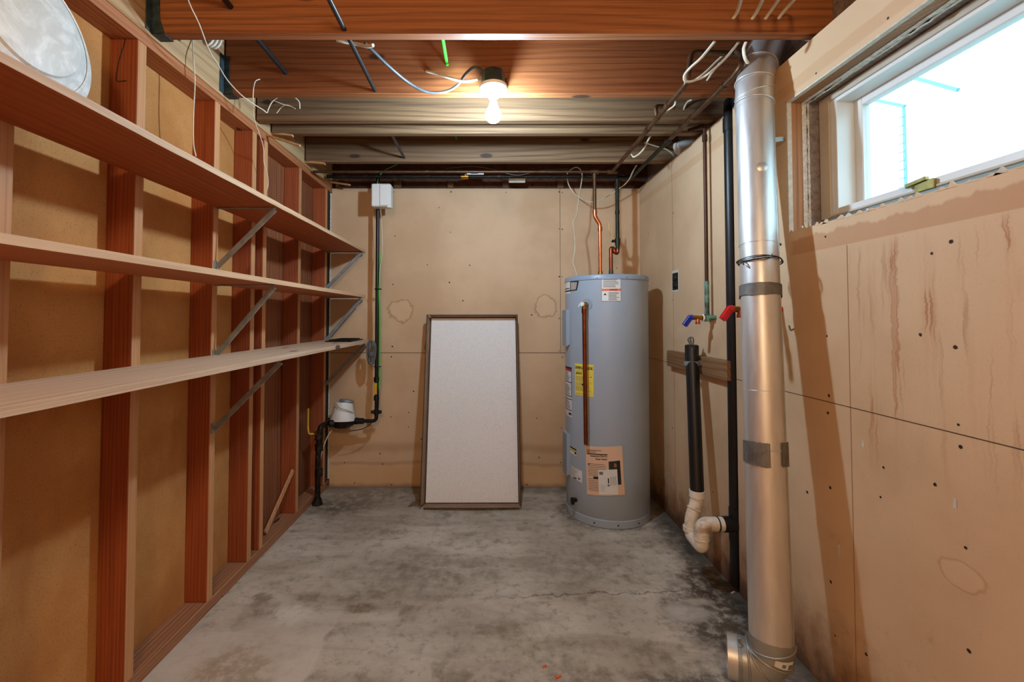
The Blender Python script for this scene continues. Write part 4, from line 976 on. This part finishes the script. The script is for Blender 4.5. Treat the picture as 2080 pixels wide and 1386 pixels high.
quad(bm, *K, Rc, 0); quad(bm, *K, Rc - .001, 0); bmesh.ops.bridge_loops(bm, edges=[e_ for e_ in bm.edges if e_.is_boundary]); part('sheet', bm, 'label_white', t3)
bm = NB(); A = K; wq, hq = .08, .12
for i in range(6): quad(bm, lerpq(.62 + i * .055, .72), lerpq(.635 + i * .055, .72), lerpq(.62 + i * .055, .36 + .05 * (i % 2)), lerpq(.635 + i * .055, .36 + .05 * (i % 2)), Rc + .0006, 0, 1)
part('address_lines', bm, ['grey_ink', 'ink'], t3)
bm = NB(); quad(bm, lerpq(.06, .92), lerpq(.26, .92), lerpq(.06, .80), lerpq(.26, .80), Rc + .0005, 0, 1)
part('stamp_mark', bm, ['grey_ink', 'ink'], t3)
bm = NB()
for i in range(5): quad(bm, lerpq(.1, .4 - i * .06), lerpq(.34, .4 - i * .06), lerpq(.1, .392 - i * .06), lerpq(.34, .392 - i * .06), Rc + .0005, 0, 1)
part('form_lines', bm, ['grey_ink', 'ink'], t3)
bm = NB()
for k in range(12):
    a0, a1 = 2 * pi * k / 12, 2 * pi * (k + 1) / 12; f0 = lambda r_, a_: cp(*lerpq(.52 + r_ * cos(a_), .38 + r_ * .7 * sin(a_)), Rc + .0006)
    poly(bm, [f0(.06, a0), f0(.06, a1), f0(.025, a1), f0(.025, a0)], 1)
quad(bm, lerpq(.49, .66), lerpq(.55, .66), lerpq(.49, .46), lerpq(.55, .46), Rc + .0006, 1, 1)
part('logo', bm, ['grey_ink', 'ink'], t3)

# ------------------------------------------------------------------ ceiling tiles in an open carton
bw, bl = .60, 1.21
p0 = V((u(958, 1035, 2.79).x, 2.79, .027)); p1 = V((u(961, 649, 3.068).x, 3.068, 0)); p1.z = p0.z + math.sqrt(bl ** 2 - (p1.y - p0.y) ** 2)
vv = (p1 - p0).normalized(); uu = V((1, 0, 0)); uu = (uu - vv * uu.dot(vv)).normalized(); nn = uu.cross(vv)   # nn faces the room
dep = .098
t = thing('tile_carton', 'open shallow cardboard carton of ceiling tiles leaning against the rear wall', 'carton', (p0.x, p0.y, 0))
def lb(bm, u0, u1, v0, v1, n0, n1, bev=0, mi=0):
    obox(bm, p0 + uu * (u0 + u1) / 2 + vv * (v0 + v1) / 2 + nn * (n0 + n1) / 2, uu, vv, nn, (u1 - u0) / 2, (v1 - v0) / 2, (n1 - n0) / 2, bev, mi)
hb = bw / 2; ct = .004
bm = NB(); lb(bm, -hb, hb, 0, bl, -dep, -dep + ct); 
def splay(s, out):
    a = [p0 + uu * s * hb - nn * dep, p0 + uu * s * (hb + out) , p0 + uu * s * (hb + out) + vv * bl, p0 + uu * s * hb + vv * bl - nn * dep]
    slab(bm, a, uu * -s, ct)
splay(-1, .018); splay(1, .004)
lb(bm, -hb + ct, hb - ct, bl - ct, bl, -dep + ct, .0); 
part('tray', bm, 'cardboard', t)
bm = NB(); n = 12; rows = []
for i in range(n + 1):
    s = -hb + ct + (bw - 2 * ct) * i / n; sag = .012 * (1 - (2 * i / n - 1) ** 2)
    q0 = p0 + uu * s; rows.append([bm.verts.new(q0 + vv * .001 - nn * (dep - ct)), bm.verts.new(q0 + nn * (.004 + sag) + V((0, 0, -.012))), bm.verts.new(q0 + nn * (.004 + sag) + V((0, 0, -.008))), bm.verts.new(q0 + vv * .006 - nn * (dep - ct))])
for i in range(n):
    for k in range(4): bm.faces.new((rows[i][k], rows[i][(k + 1) % 4], rows[i + 1][(k + 1) % 4], rows[i + 1][k]))
bm.faces.new(rows[0]); bm.faces.new(rows[-1][::-1])
part('bottom_flap', bm, 'cardboard', t)
bm = NB(); lb(bm, -hb - .0188, -hb + ct - .018, 0, bl, 0, .0016, 0); lb(bm, hb - ct + .004, hb + .0048, 0, bl, 0, .0016); lb(bm, -hb - .018, hb + .004, bl - ct, bl + .0008, 0, .0016)
part('worn_edge', bm, 'cardboard_edge', t, label='dark worn rim of the carton')
bm = NB(); poly(bm, [p0 - uu * hb + vv * 1.12 - nn * .02, p0 - uu * hb + vv * .96 - nn * .03, p0 - uu * (hb + .035) + vv * .98 - nn * .035, p0 - uu * (hb + .012) + vv * 1.08 - nn * .03])
part('torn_tape', bm, 'cardboard', t)
for k in range(3):
    n1 = -.060 - k * .010
    tl = thing('acoustic_tile', ('speckled white ceiling tile in front inside the leaning carton', 'ceiling tile directly behind the front one in the leaning carton', 'rearmost ceiling tile in the leaning carton')[k], 'ceiling tile', p0 + vv * .008, 'ceiling tiles in the carton')
    bm = NB(); lb(bm, -hb + .008, hb - .008, .008, bl - .010 - k * .0, n1 - .0085, n1, .001); part('panel', bm, 'tile', tl)
# scrap of plastic film beside the carton
bm = NB(); c0 = uZ(843, 1022, .0)
pts = [uZ(828, 1030, .004), uZ(838, 1016, .02), uZ(851, 1009, .035), uZ(858, 1016, .04), uZ(858, 1028, .02), uZ(845, 1026, .012)]
slab(bm, pts, (0, -.2, 1), .002); single('plastic_scrap', bm, 'glass', 'crumpled clear plastic scrap on the floor left of the carton', 'scrap')

# ------------------------------------------------------------------ water service in the rear left corner
yg = 3.06
t = thing('water_service_pipe', 'dark water service pipe rising from the floor, through the meter and up the rear wall', 'pipe', (u(646, 1025, 2.93).x, 2.93, 0))
base = uZ(645, 1025, 0.0); zr_ = u(648, 862, 2.95).z
e1 = V((base.x + .012, base.y + .0, zr_))
m0 = u(672, 862, yg - .02); m1 = u(722, 860, yg - .02)
bm = NB(); tube(bm, fillet([base, V((base.x, base.y, .3)), e1, V((m0.x, yg - .02, zr_))], .03), .017, 14); tube(bm, [base, base + V((0, 0, .04))], [.034, .022], 14)
for z_ in (.20, .36, .43): coupling(bm, (base.x + .006, base.y, z_), (0, 0, 1), .025, .045)
coupling(bm, (base.x + .05, (base.y + yg) / 2, zr_), (1, .6, 0), .023, .03)
part('riser', bm, 'dark_iron', t, True)
bm = NB(); coupling(bm, (base.x - .005, base.y - .02, .455), (0, 1, 0), .013, .05); vl = part('stop_valve', bm, 'brass', t, True)
bm = NB(); pv = V((base.x - .02, base.y - .05, .455)); tube(bm, fillet([pv + V((.012, .01, 0)), pv + V((-.02, 0, .0)), pv + V((-.026, 0, .04)), pv + V((-.026, 0, .16))], .012), .006, 8); part('lever', bm, 'yellow_pl', vl, True)
xs_ = u(767, 700, yg).x
bm = NB(); tube(bm, fillet([V((m1.x, yg - .02, zr_)), V((xs_, yg - .02, zr_)), V((xs_, yg - .02, u(767, 358, ym).z))], .03), .0125, 14)
for z_ in (u(767, 770, yg).z, u(767, 808, yg).z, u(766, 836, yg).z): coupling(bm, (xs_, yg - .02, z_), (0, 0, 1), .0185, .03)
coupling(bm, (m1.x + .03, yg - .02, zr_), (1, 0, 0), .02, .05); coupling(bm, (xs_, yg - .02, u(766, 836, yg).z), (1, 0, 0), .011, .07)
part('upright', bm, 'black_abs', t, True)
bm = NB(); p = u(763, 790, yg - .04); box(bm, (p.x - .009, yg - .045, p.z - .038), (p.x + .009, yg - .036, p.z + .038), .002); part('yellow_lever', bm, 'yellow_pl', t, label='yellow lever of the shut-off valve')
# meter
mc = V(((m0.x + m1.x) / 2 - .002, yg - .02, zr_))
t = thing('water_meter', 'white capped water meter with a dark body on the pipe by the rear left corner', 'water meter', (mc.x, mc.y, mc.z - .04))
bm = NB(); lathe(bm, [(0, -.045), (.035, -.045), (.07, -.03), (.083, -.008), (.083, .004), (0, .004)], mc, (0, 0, 1), 28); coupling(bm, mc, (1, 0, 0), .022, .21); part('body', bm, 'dark_iron', t, True)
bm = NB(); lathe(bm, [(.084, .002), (.085, .012), (.074, .045), (.064, .085), (.060, .115), (.054, .125), (.0, .127)], mc, (0, .12, 1), 32, close=False)
part('cap', bm, 'white_pl', t, True, label='white conical cap')
bm = NB(); lathe(bm, [(0, .128), (.046, .128), (.05, .133), (.044, .142), (0, .146)], mc, (.15, .12, 1), 20); part('lid', bm, 'steel', t, True)
bm = NB(); tube(bm, spline([mc + V((-.03, -.05, .125)), mc + V((0, -.066, .10)), mc + V((.04, -.06, .085)), mc + V((.075, -.02, .06))], 5), .0025, 6); part('seal_wire', bm, 'steel', t, True)
# transmitter box
p = u(779, 402, yg - .04); hx_, hz_ = .064, .076
t = thing('meter_transmitter', 'white plastic box mounted high on the dark pipe by the rear wall', 'box', (p.x, yg - .06, p.z - hz_))
bm = NB(); box(bm, (p.x - hx_, yg - .115, p.z - hz_), (p.x + hx_, yg - .038, p.z + hz_), .006); part('housing', bm, 'white_pl', t)
bm = NB(); box(bm, (p.x - hx_ * .1, yg - .122, p.z - hz_ * .95), (p.x + hx_ + .004, yg - .1145, p.z + hz_ * .9), .003); part('front_cover', bm, 'white_pl', t)
bm = NB(); box(bm, (p.x - hx_ - .006, yg - .10, p.z + .03), (p.x - hx_ + .001, yg - .06, p.z + .05), .001); part('mounting_tab', bm, 'white_pl', t); bm = NB(); box(bm, (p.x - hx_ - .006, yg - .10, p.z - .01), (p.x - hx_ + .001, yg - .06, p.z + .012), .001); part('mounting_tab', bm, 'white_pl', t); bm = NB(); box(bm, (p.x + hx_ - .02, yg - .121, p.z - hz_ - .010), (p.x + hx_ + .006, yg - .09, p.z - hz_ + .004), .001); part('mounting_tab', bm, 'white_pl', t)
# wires along the pipe
xo = .0185
wire('green_wire', [V((xs_ + xo, yg - .03, u(767, 515, yg).z))] + [u(a, b, yg - .03) for a, b in ((771, 560), (770, 590), (771, 640), (771, 700), (771, 740), (771, 770), (770, 790))], .0052, 'green_cable', 'green ground wire strapped to the dark pipe on the rear wall', 'wire', seg=8)
wire('green_wire', [u(a, b, yg - .05) for a, b in ((766, 378), (768, 364), (775, 352), (785, 344), (808, 333))], .003, 'green_cable', 'short green wire rising from the white box to the joists', 'wire', seg=6)
wire('thin_white_wire', [u(a, b, yg - .05) for a, b in ((773, 424), (775, 450), (777, 500), (775, 525), (772, 545), (771, 580))], .0018, 'white_cable', 'thin pale wire hanging from the white box beside the dark pipe', 'wire', seg=6)
wire('thin_grey_wire', [u(a, b, yg - .045) for a, b in ((769, 790), (769, 820), (765, 845), (752, 862), (735, 872), (710, 876))], .003, 'black_cable', 'black wire curving from the valve to the meter underside', 'wire', seg=6)
wire('thin_white_wire', [u(a, b, c_) for a, b, c_ in ((674, 874, 3.0), (664, 890, 2.96), (655, 915, 2.93), (650, 940, 2.92), (648, 955, 2.92))], .003, 'white_cable', 'white wire from the meter down to a clamp on the riser', 'wire', seg=6)
for py, lab in ((588, 'upper black tie binding the green wire to the dark pipe'), (744, 'lower black tie binding the green wire to the dark pipe')):
    bm = NB(); z_ = u(768, py, yg).z; ringtorus(bm, (xs_ + .006, yg - .021, z_), (0, 0, 1), .021, .004, 20, 6); single('cable_tie', bm, 'black_rubber', lab, 'tie', 'ties on the dark pipe', True)
bm = NB(); random.seed(3)
for i in range(7):
    c0 = u(754, 716, yg - .06) + V((random.uniform(-.012, .012), random.uniform(-.008, .008), 0)); P = []
    for k in range(21): a = 2 * pi * k / 20; P.append(c0 + V((.020 * cos(a) * (1 + .2 * sin(a)), .006 * sin(2 * a + i), .078 * sin(a))))
    tube(bm, P, .0034, 6)
c0 = u(754, 722, yg - .06)
for i in range(4): ringtorus(bm, c0 + V((0, 0, i * .007)), (0, 0, 1), .021, .0034, 16, 6)
single('wire_coil', bm, 'grey_cable', 'bundle of coiled grey wire hanging at the end of the lowest shelf', 'cable', smooth=True, ang=1.2)

# ------------------------------------------------------------------ right wall services
# socket
p0_, p1_ = uX(1367, 556, XR), uX(1378, 588, XR)
t = thing('wall_socket', 'dark uncovered wall socket with torn white edges on the right wall', 'socket', (XR, (p0_.y + p1_.y) / 2, p1_.z))
ya, yb, za, zb_ = p1_.y, p0_.y, p1_.z, p0_.z
bm = NB(); poly(bm, [(XR - .001, yb + .012, zb_ + .014), (XR - .001, ya - .004, zb_ + .02), (XR - .001, ya - .012, za + .01), (XR - .001, ya - .008, za - .014), (XR - .001, yb + .006, za - .010), (XR - .001, yb + .014, za + .03)][::-1]); part('torn_edge', bm, 'gypsum', t)
bm = NB(); box(bm, (XR - .004, ya, za), (XR - .0012, yb, zb_), .001); part('outlet_box', bm, 'dark_void', t)
for k in (0, 1):
    zc_ = za + (zb_ - za) * (.28 + .44 * k); bm = NB(); box(bm, (XR - .010, ya + .008, zc_ - .014), (XR - .003, yb - .010, zc_ + .014), .004); part('receptacle', bm, 'black_rubber', t)
# supply pipe + blue tap
xp = XR - .030
pt, pb = uX(1431, 268, xp), uX(1437, 646, xp); yq = (pt.y + pb.y) / 2; zq = pb.z
t = thing('supply_pipe', 'thin dark copper pipe down the right wall to the blue-handled tap', 'pipe', (xp, yq, zq))
bm = NB(); tube(bm, [(xp, yq, zq + .17), (xp, yq, 2.118)], .0085, 12); tube(bm, fillet([(xp, yq, 2.09), (xp, yq, 2.112), (xp - .05, yq + .06, 2.112)], .015), .0095, 12); coupling(bm, (xp, yq, 2.05), (0, 0, 1), .012, .03); part('pipe_run', bm, 'copper_dark', t, True)
bm = NB(); tube(bm, [(xp, yq, zq), (xp, yq, zq + .175)], .0105, 12); coupling(bm, (xp, yq, zq), (0, 0, 1), .014, .035); coupling(bm, (xp - .0, yq, zq), (1, 0, 0), .012, .04); box(bm, (xp, yq - .03, zq - .004), (XR - .0005, yq + .03, zq + .012), .002)
part('elbow', bm, 'copper_green', t, True, label='green tarnished elbow')
def tap(name, label, y, z, x_wall, x_tip, col, patina_stub, rot=0):
    t = thing(name, label, 'tap', (x_tip, y, z), 'washer taps')
    L = x_wall - x_tip; bm = NB()
    tube(bm, [(x_wall, y, z), (x_tip + .035, y, z)], .0085, 14); coupling(bm, (x_tip + .075, y, z), (1, 0, 0), .0125, .016); coupling(bm, (x_tip + .098, y, z), (1, 0, 0), .0105, .012)
    tube(bm, [(x_tip + .066, y, z), (x_tip + .018, y, z + .002)], [.0105, .012], 14); part('body', bm, 'brass', t, True)
    bm = NB(); tube(bm, [(x_tip + .048, y, z), (x_tip + .045, y - .006, z - .026)], .0095, 14); coupling(bm, (x_tip + .045, y - .006, z - .024), (0, 0, 1), .0115, .012); part('spout', bm, 'copper_new', t, True)
    bm = NB(); tube(bm, [(x_tip + .022, y, z + .003), (x_tip + .006, y, z + .001)], [.013, .011], 14); bar(bm, V((x_tip + .014, y - .002, z + .006)), V((x_tip - .016, y - .004, z - .034)), .018, .012, (0, 1, 0), .003); part('handle', bm, col, t, True)
    return t
xtip = u(1397, 646, yq).x
tap('garden_tap', 'brass tap with a blue lever handle on the right wall', yq, zq, xp + .0, xtip, 'blue_pl', True)
bm = NB(); ringtorus(bm, (xp - .020, yq, zq), (1, 0, 0), .014, .004, 16, 6); single('wall_escutcheon', bm, 'white_pl', 'white ring on the stem of the blue-handled tap', 'ring', smooth=True)
yr = 1.640; pr = u(1480, 629, yr); zr3 = pr.z
tr = tap('garden_tap', 'brass tap with a red lever handle sticking out behind the metal duct', yr, zr3, XR - .06, u(1476, 630, yr).x, 'red_pl', False)
bm = NB(); tube(bm, [(XR - .062, yr, zr3), (XR - .001, yr, zr3 + .002)], [.008, .010], 12); part('painted_stub', bm, 'red_pl', tr, True, label='red painted stub at the wall')
# wooden block
b0, b1 = uX(1354, 713, XR - .036), uX(1475, 735, XR - .036)
zt_ = uX(1354, 712, XR - .036).z; zbm = uX(1475, 769, XR - .036).z
bm = NB(); box(bm, (XR - .036, b1.y, zt_ - .088), (XR - .0008, b0.y, zt_), .003)
single('wood_block', bm, 'block_stained', 'stained wooden block fixed to the right wall behind the black standpipe', 'block')
# standpipe and trap
xsp = XR - .036 - .033
s_top = uX(1405, 704, xsp); ys = s_top.y; yb_ = 2.10; s_bot = u(1416, 1000, yb_)
sx1 = s_bot.x
t = thing('standpipe', 'black drain standpipe clamped to the wooden block beside the heater', 'pipe', (sx1, yb_, s_bot.z))
zs1 = s_bot.z
bm = NB(); tube(bm, [(sx1, yb_, zs1), (xsp, ys, s_top.z)], .0305, 24); part('pipe_run', bm, 'black_abs', t, True)
bm = NB(); zz_ = u(1404, 722, ys).z; lathe(bm, [(.0, .062), (.026, .062), (.034, .058), (.034, -.012), (.031, -.014)], (xsp, ys, zz_ - .01), (0, 0, 1), 8, close=False); part('cap', bm, 'black_rubber', t)
bm = NB(); lathe(bm, [(.0385, -.011), (.0385, .011)], (xsp - .001, ys - .006, zz_ - .038), (0, 0, 1), 28, close=False); bar(bm, (xsp + .0, ys - .034, zz_ - .034), (XR - .037, ys - .034, zz_ - .034), .003, .022, (0, 0, 1)); part('strap', bm, 'steel', t, True)
bm = NB()
for dx in (-.010, -.002, .007): tube(bm, spline([(xsp + dx, ys, zz_ + .05), (xsp + dx * 1.2, ys, zz_ + .065), (xsp + dx * 1.6 - .004, ys - .004, zz_ + .078), (xsp + dx * .6, ys, zz_ + .09)], 4), .0035, 6)
part('wire_tails', bm, 'grey_cable', t, True)
yab = 1.93
XA = XR + .003; yab = 1.977
t = thing('vent_stack', 'tall black plastic drain stack on the right wall behind the metal duct', 'pipe', (XA, yab, .02))
ztee = uX(1487, 1059, XA).z
bm = NB(); tube(bm, [(XA, yab, .03), (XA, yab, 2.05)], .0245, 24); tube(bm, fillet([(XA, yab, 2.04), (XA, yab, 2.10), (XA + .028, yab + .05, 2.17)], .05), .0245, 20); coupling(bm, (XA, yab, 2.045), (0, 0, 1), .0285, .06); part('stack_run', bm, 'black_abs', t, True)
bm = NB(); tube(bm, [(XA, yab, ztee - .07), (XA, yab, ztee + .07)], .0272, 24); tube(bm, [(XA, yab, ztee), (XA - .058, yab, ztee)], .033, 24); part('tee', bm, 'black_abs', t, True)
# trap
t = thing('drain_trap', 'white plastic P-shaped drain trap low on the right wall', 'drain trap', (sx1, yb_, .05))
zlow = u(1420, 1112, yab).z
L1 = V((sx1, yb_, zs1 + .004)); L2 = V((sx1 - .004, yb_, zs1 - .050)); xo_ = u(1402, 1075, yb_).x; L3 = V((xo_, yb_ - .01, zs1 - .115)); zj_ = u(1400, 1072, yb_).z
xr_ = u(1425, 1085, yab).x; zq_ = u(1425, 1094, yab).z
bm = NB(); tube(bm, fillet([L1, L2, L3, V((xo_, yb_ - .01, zj_ - .01))], .05), .0285, 22); coupling(bm, L1 - V((0, 0, .010)), (0, 0, 1), .0355, .03); ringtorus(bm, L2 * .6 + L3 * .4, L3 - L2, .0300, .004, 28, 6); part('inlet_bend', bm, 'pvc', t, True)
bm = NB(); coupling(bm, (xo_, yb_ - .01, zj_), (0, 0, 1), .036, .02)
tube(bm, fillet([V((xo_, yb_ - .01, zj_)), V((xo_, yb_ - .01, zlow)), V((xr_, yab, zlow)), V((xr_, yab, zq_))], .075, 12), .0285, 22); ringtorus(bm, (xr_, yab, zq_), (0, 0, 1), .0300, .003, 28, 6); part('return_bend', bm, 'pvc', t, True)
bm = NB(); tube(bm, fillet([V((xr_, yab, zq_ - .004)), V((xr_, yab, ztee)), V((XA - .075, yab, ztee))], .075, 10), .0300, 24); coupling(bm, (xr_, yab, zq_ + .012), (0, 0, 1), .0325, .032); part('outlet_bend', bm, 'pvc', t, True)
bm = NB(); tube(bm, [(XA - .085, yab, ztee), (XA - .048, yab, ztee)], .0305, 24); part('outlet_collar', bm, 'pvc', t, True)
bm = NB(); ringtorus(bm, (XA - .080, yab, ztee), (1, 0, 0), .0295, .0035, 28, 6); part('gasket', bm, 'black_rubber', t, True)

# ------------------------------------------------------------------ metal duct
DR = .0600
DB = V((.860, 1.395, .186)); ztop = u(1547, 192, 1.64).z; DT = V((.982, 1.640, ztop))
DA = (DT - DB).normalized()
def dax(z): return DB + (DT - DB) * ((z - DB.z) / (DT.z - DB.z))
DE1 = V((1, 0, 0)); DE1 = (DE1 - DA * DE1.dot(DA)).normalized(); DE2 = DA.cross(DE1)      # DE2 points away from the lens
def dsurf(z, a, R): return dax(z) + (DE1 * sin(a) - DE2 * cos(a)) * R
def dz(px, py):                                                        # height on the near face of the duct
    z = 1.0
    for _ in range(6):
        p = dsurf(z, -.55, DR); z = u(px, py, p.y).z
    return z
t = thing('metal_duct', 'tall round galvanized metal duct leaning at the right beside the window', 'duct', (DB.x, DB.y, 0))
zs_ = dz(1547, 492)
bm = NB(); tube(bm, [DB, dax(.7), dax(zs_)], DR, 56, caps=False); ringtorus(bm, dax(dz(1549, 800)), DA, DR, .0006, 48, 6)
part('lower_pipe', bm, 'galv', t, True)
bm = NB(); tube(bm, [dax(zs_ - .004), dax(1.6), dax(ztop - .05)], DR + .0012, 56, caps=False)
nd = (DE1 * sin(-.25) - DE2 * cos(-.25)); lathe(bm, [(0, .004), (.010, .003), (.018, 0.0)], dsurf(dz(1552, 345), -.25, DR + .0006), nd, 18, close=False)
part('upper_pipe', bm, 'galv', t, True)
bm = NB(); p0s, p1s = dsurf(DB.z + .02, .62, DR + .0010), dsurf(ztop - .06, .62, DR + .0010); bar(bm, p0s, p1s, .003, .003, (0, 1, 0)); part('lock_seam', bm, 'galv_dark', t)
# adjustable top elbow
E0, E1 = dax(ztop - .055), dax(ztop)
E = [E0, E1, E1 + V((.010, .012, .060)), E1 + V((.042, .034, .135)), E1 + V((.092, .062, .225))]
bm = NB(); tube(bm, [E[0], E[0] * .5 + E[1] * .5, E[1], E[1] * .5 + E[2] * .5, E[2], E[2] * .6 + E[3] * .4, E[3], E[4]], DR + .002, 56, caps=False)
for p, ax in ((E[0] + V((0, 0, .012)), (.20, .1, 1)), (E[1], (-.22, .0, 1)), (E[2] - V((.004, .004, .012)), (.12, .1, 1)), (E[3] - V((.006, .006, .014)), E[3] - E[2])): ringtorus(bm, p, ax, DR + .0030, .0032, 56, 8)
part('top_elbow', bm, 'galv', t, True, ang=1.0)
# bottom elbow turning to the left
O = DB.copy(); rc = .066; ED = V((-.90, .43, 0)).normalized(); EC = V((-.43, -.90, 0)).normalized()
def elc(th): return O + ED * (rc * (1 - cos(th))) + V((0, 0, -rc * sin(th) * 1.04))
bm = NB(); P = [dax(DB.z + .02), O] + [elc(pi / 2 * k / 8) for k in range(1, 9)]; P.append(P[-1] + ED * .02)
tube(bm, P, DR + .002, 56, caps=False)
for f in (.0, .28, .62, .96):
    th = pi / 2 * f; tn = V((ED.x * sin(th), ED.y * sin(th), -cos(th))) + V((.25, -.1, 0)) * (1 - f) * .8; ringtorus(bm, elc(th), tn, DR + .0035, .0032, 56, 8)
eb = part('bottom_elbow', bm, 'galv_dark', t, True, ang=1.0)
bm = NB(); pe = P[-1]
for r_ in (DR + .0012, DR - .0006): tube(bm, [pe - ED * .012, pe + ED * .034], r_, 56, caps=False)
part('collar', bm, 'galv', t, True)
bm = NB(); lathe(bm, [(DR + .003, -.006), (DR + .003, .006)], pe, ED, 48, close=False); cc_ = pe + EC * .02 + V((0, 0, DR * .98)); bar(bm, cc_ + V((0, 0, -.002)), cc_ + V((-.004, -.004, .018)), .006, .006, (0, 1, 0), .001); bar(bm, cc_ - EC * .012 + V((0, 0, .002)), cc_ + EC * .014 - V((0, 0, .005)), .009, .008, (0, 0, 1), .001); part('hose_clamp', bm, 'steel', t)
# price sticker on the elbow
bm = NB(); Rst = DR + .0035
def el(a, ph, R=Rst):     # a: along bend 0..1, ph: angle round the pipe measured from toward-camera
    th = pi / 2 * a; c = elc(th); out = -ED * cos(th) - V((0, 0, sin(th))); cam = EC
    return c + (cam * cos(ph) + out * sin(ph)) * R
n = 8
def strip(a0, a1, p0_, p1_, R, mi):
    lo = [bm.verts.new(el(a0, p0_ + (p1_ - p0_) * i / n, R)) for i in range(n + 1)]; hi = [bm.verts.new(el(a1, p0_ + (p1_ - p0_) * i / n, R)) for i in range(n + 1)]
    for i in range(n): bm.faces.new((lo[i], lo[i + 1], hi[i + 1], hi[i])).material_index = mi
strip(.20, .05, .05, .95, Rst, 0)
for i in range(8): strip(.17, .10, .36 + i * .022, .36 + i * .022 + .012, Rst + .0003, 1)
for i in range(4): strip(.185 - i * .022, .172 - i * .022, .66, .90, Rst + .0003, 1)
part('sticker', bm, ['label_white', 'ink', 'orange_ink'], t, label='pale sticker with small black print')
# duct tape bands
def band(zc, hgt, name, lab, jag, a0=0, a1=2 * pi, mat='duct_tape'):
    bm = NB(); n = 48; lo = []; hi = []; R = DR + .0032
    for i in range(n + 1):
        a = a0 + (a1 - a0) * i / n
        lo.append(bm.verts.new(dsurf(zc - hgt / 2 + random.uniform(-jag, jag) + .003 * sin(3 * a), a, R + random.uniform(0, .0012)))); hi.append(bm.verts.new(dsurf(zc + hgt / 2 + random.uniform(-jag, jag), a, R + random.uniform(0, .0012))))
    for i in range(n): bm.faces.new((lo[i], lo[i + 1], hi[i + 1], hi[i]))
    return part(name, bm, mat, t, True, label=lab)
z_t = dz(1549, 591)
band(z_t, .040, 'tape_band', 'crinkled grey tape band under the wire tie', .0008)
z_t2 = dz(1549, 930)
band(z_t2, .070, 'tape_patch', 'grey tape patch wrapped on the left of the duct', .0015, -1.9, -.32)
band(z_t2 + .003, .074, 'tape_patch', 'brownish tape patch on the right of the duct', .001, .25, 1.5)
bm = NB(); ringtorus(bm, dax(z_t2 + .014), DA, DR + .0015, .0018, 48, 6); part('joint_bead', bm, 'galv', t, True)
# black wire tied round the duct
bm = NB(); z_w = dz(1549, 531); random.seed(5)
for i in range(3):
    P = []
    for k in range(41):
        a = 2 * pi * k / 40; rr = DR + .0055 + .002 * i; P.append(dsurf(z_w + .004 * sin(2 * a + i) + .003 * i + .004 * cos(a + i), a, rr))
    tube(bm, P, .0016, 6)
tube(bm, spline([dsurf(z_w + .004, -1.5, .066), dsurf(z_w, -1.3, .074), dsurf(z_w - .016, -1.2, .075), dsurf(z_w - .012, -1.3, .067)], 5), .002, 6)
tube(bm, spline([dsurf(z_w, -.8, .068), dsurf(z_w - .006, -.35, .070), dsurf(z_w + .004, .0, .069), dsurf(z_w + .014, .05, .067)], 5), .0014, 6)
single('binding_wire', bm, 'black_rubber', 'thin black wire tied round the upper metal duct', 'wire', smooth=True, ang=1.2)
# strap and hooks from the duct to the wall
bm = NB(); za_ = uX(1590, 287, XR).z; q_ = dsurf(za_, 1.3, DR + .0015); bar(bm, q_, V((XR - .0015, wy + .012, za_ + .004)), .002, .016, (0, 0, 1)); single('duct_strap', bm, 'galv_dark', 'small metal strap tying the duct to the right wall beside the window', 'strap')
bm = NB(); zh = uX(1597, 668, XR).z; tube(bm, spline([(XR - .001, 1.575, zh), (XR - .015, 1.57, zh - .004), (XR - .022, 1.568, zh + .012)], 5), .003, 6); single('wall_hook', bm, 'steel', 'bent bit of wire hook on the right wall below the red tap stub', 'hook', smooth=True, ang=1.2)

# crumbs on the slab
random.seed(11)
for i, (px, py, r_, mt, lab, nm) in enumerate(((1106, 1355, .006, 'orange_ink', 'orange wood splinter on the floor at the bottom of the photo', 'splinter'), (1134, 1376, .008, 'orange_ink', 'larger orange splinter on the floor at the bottom edge of the photo', 'splinter'),
        (1489, 1205, .008, 'gypsum', 'white chip of plaster on the floor by the right wall', 'chip'))):
    p = uZ(px, py, .001); bm = NB(); bar(bm, p + V((-r_, -r_ * .5, .001)), p + V((r_, r_ * .5, .002)), .006, .003, (0, 0, 1), .0008)
    single(nm, bm, mt, lab, nm)

# ------------------------------------------------------------------ light
w = bpy.data.worlds.new('sky'); bpy.context.scene.world = w; w.use_nodes = True
bg = w.node_tree.nodes['Background']; bg.inputs[0].default_value = (.52, .82, 1.0, 1); bg.inputs[1].default_value = 6.0

# ------------------------------------------------------------------ camera
cam = bpy.data.cameras.new('camera'); co = bpy.data.objects.new('camera', cam); C.objects.link(co)
cam.sensor_width = 36; cam.sensor_fit = 'HORIZONTAL'; cam.lens = F / 2080 * 36
cam.shift_x = (1040 - CX) / 2080; cam.shift_y = (CY - 693) / 2080
cam.clip_start = .02
co.location = EYE; co.rotation_euler = (pi / 2 + PITCH, 0, 0)
sc = bpy.context.scene; sc.camera = co
sc.view_settings.view_transform = 'Standard'; sc.view_settings.look = 'None'
sc.view_settings.exposure = 0; sc.view_settings.gamma = 1; sc.view_settings.use_curve_mapping = False
sc.cycles.max_bounces = 10; sc.cycles.diffuse_bounces = 6; sc.cycles.transmission_bounces = 6
sc.cycles.sample_clamp_indirect = 6
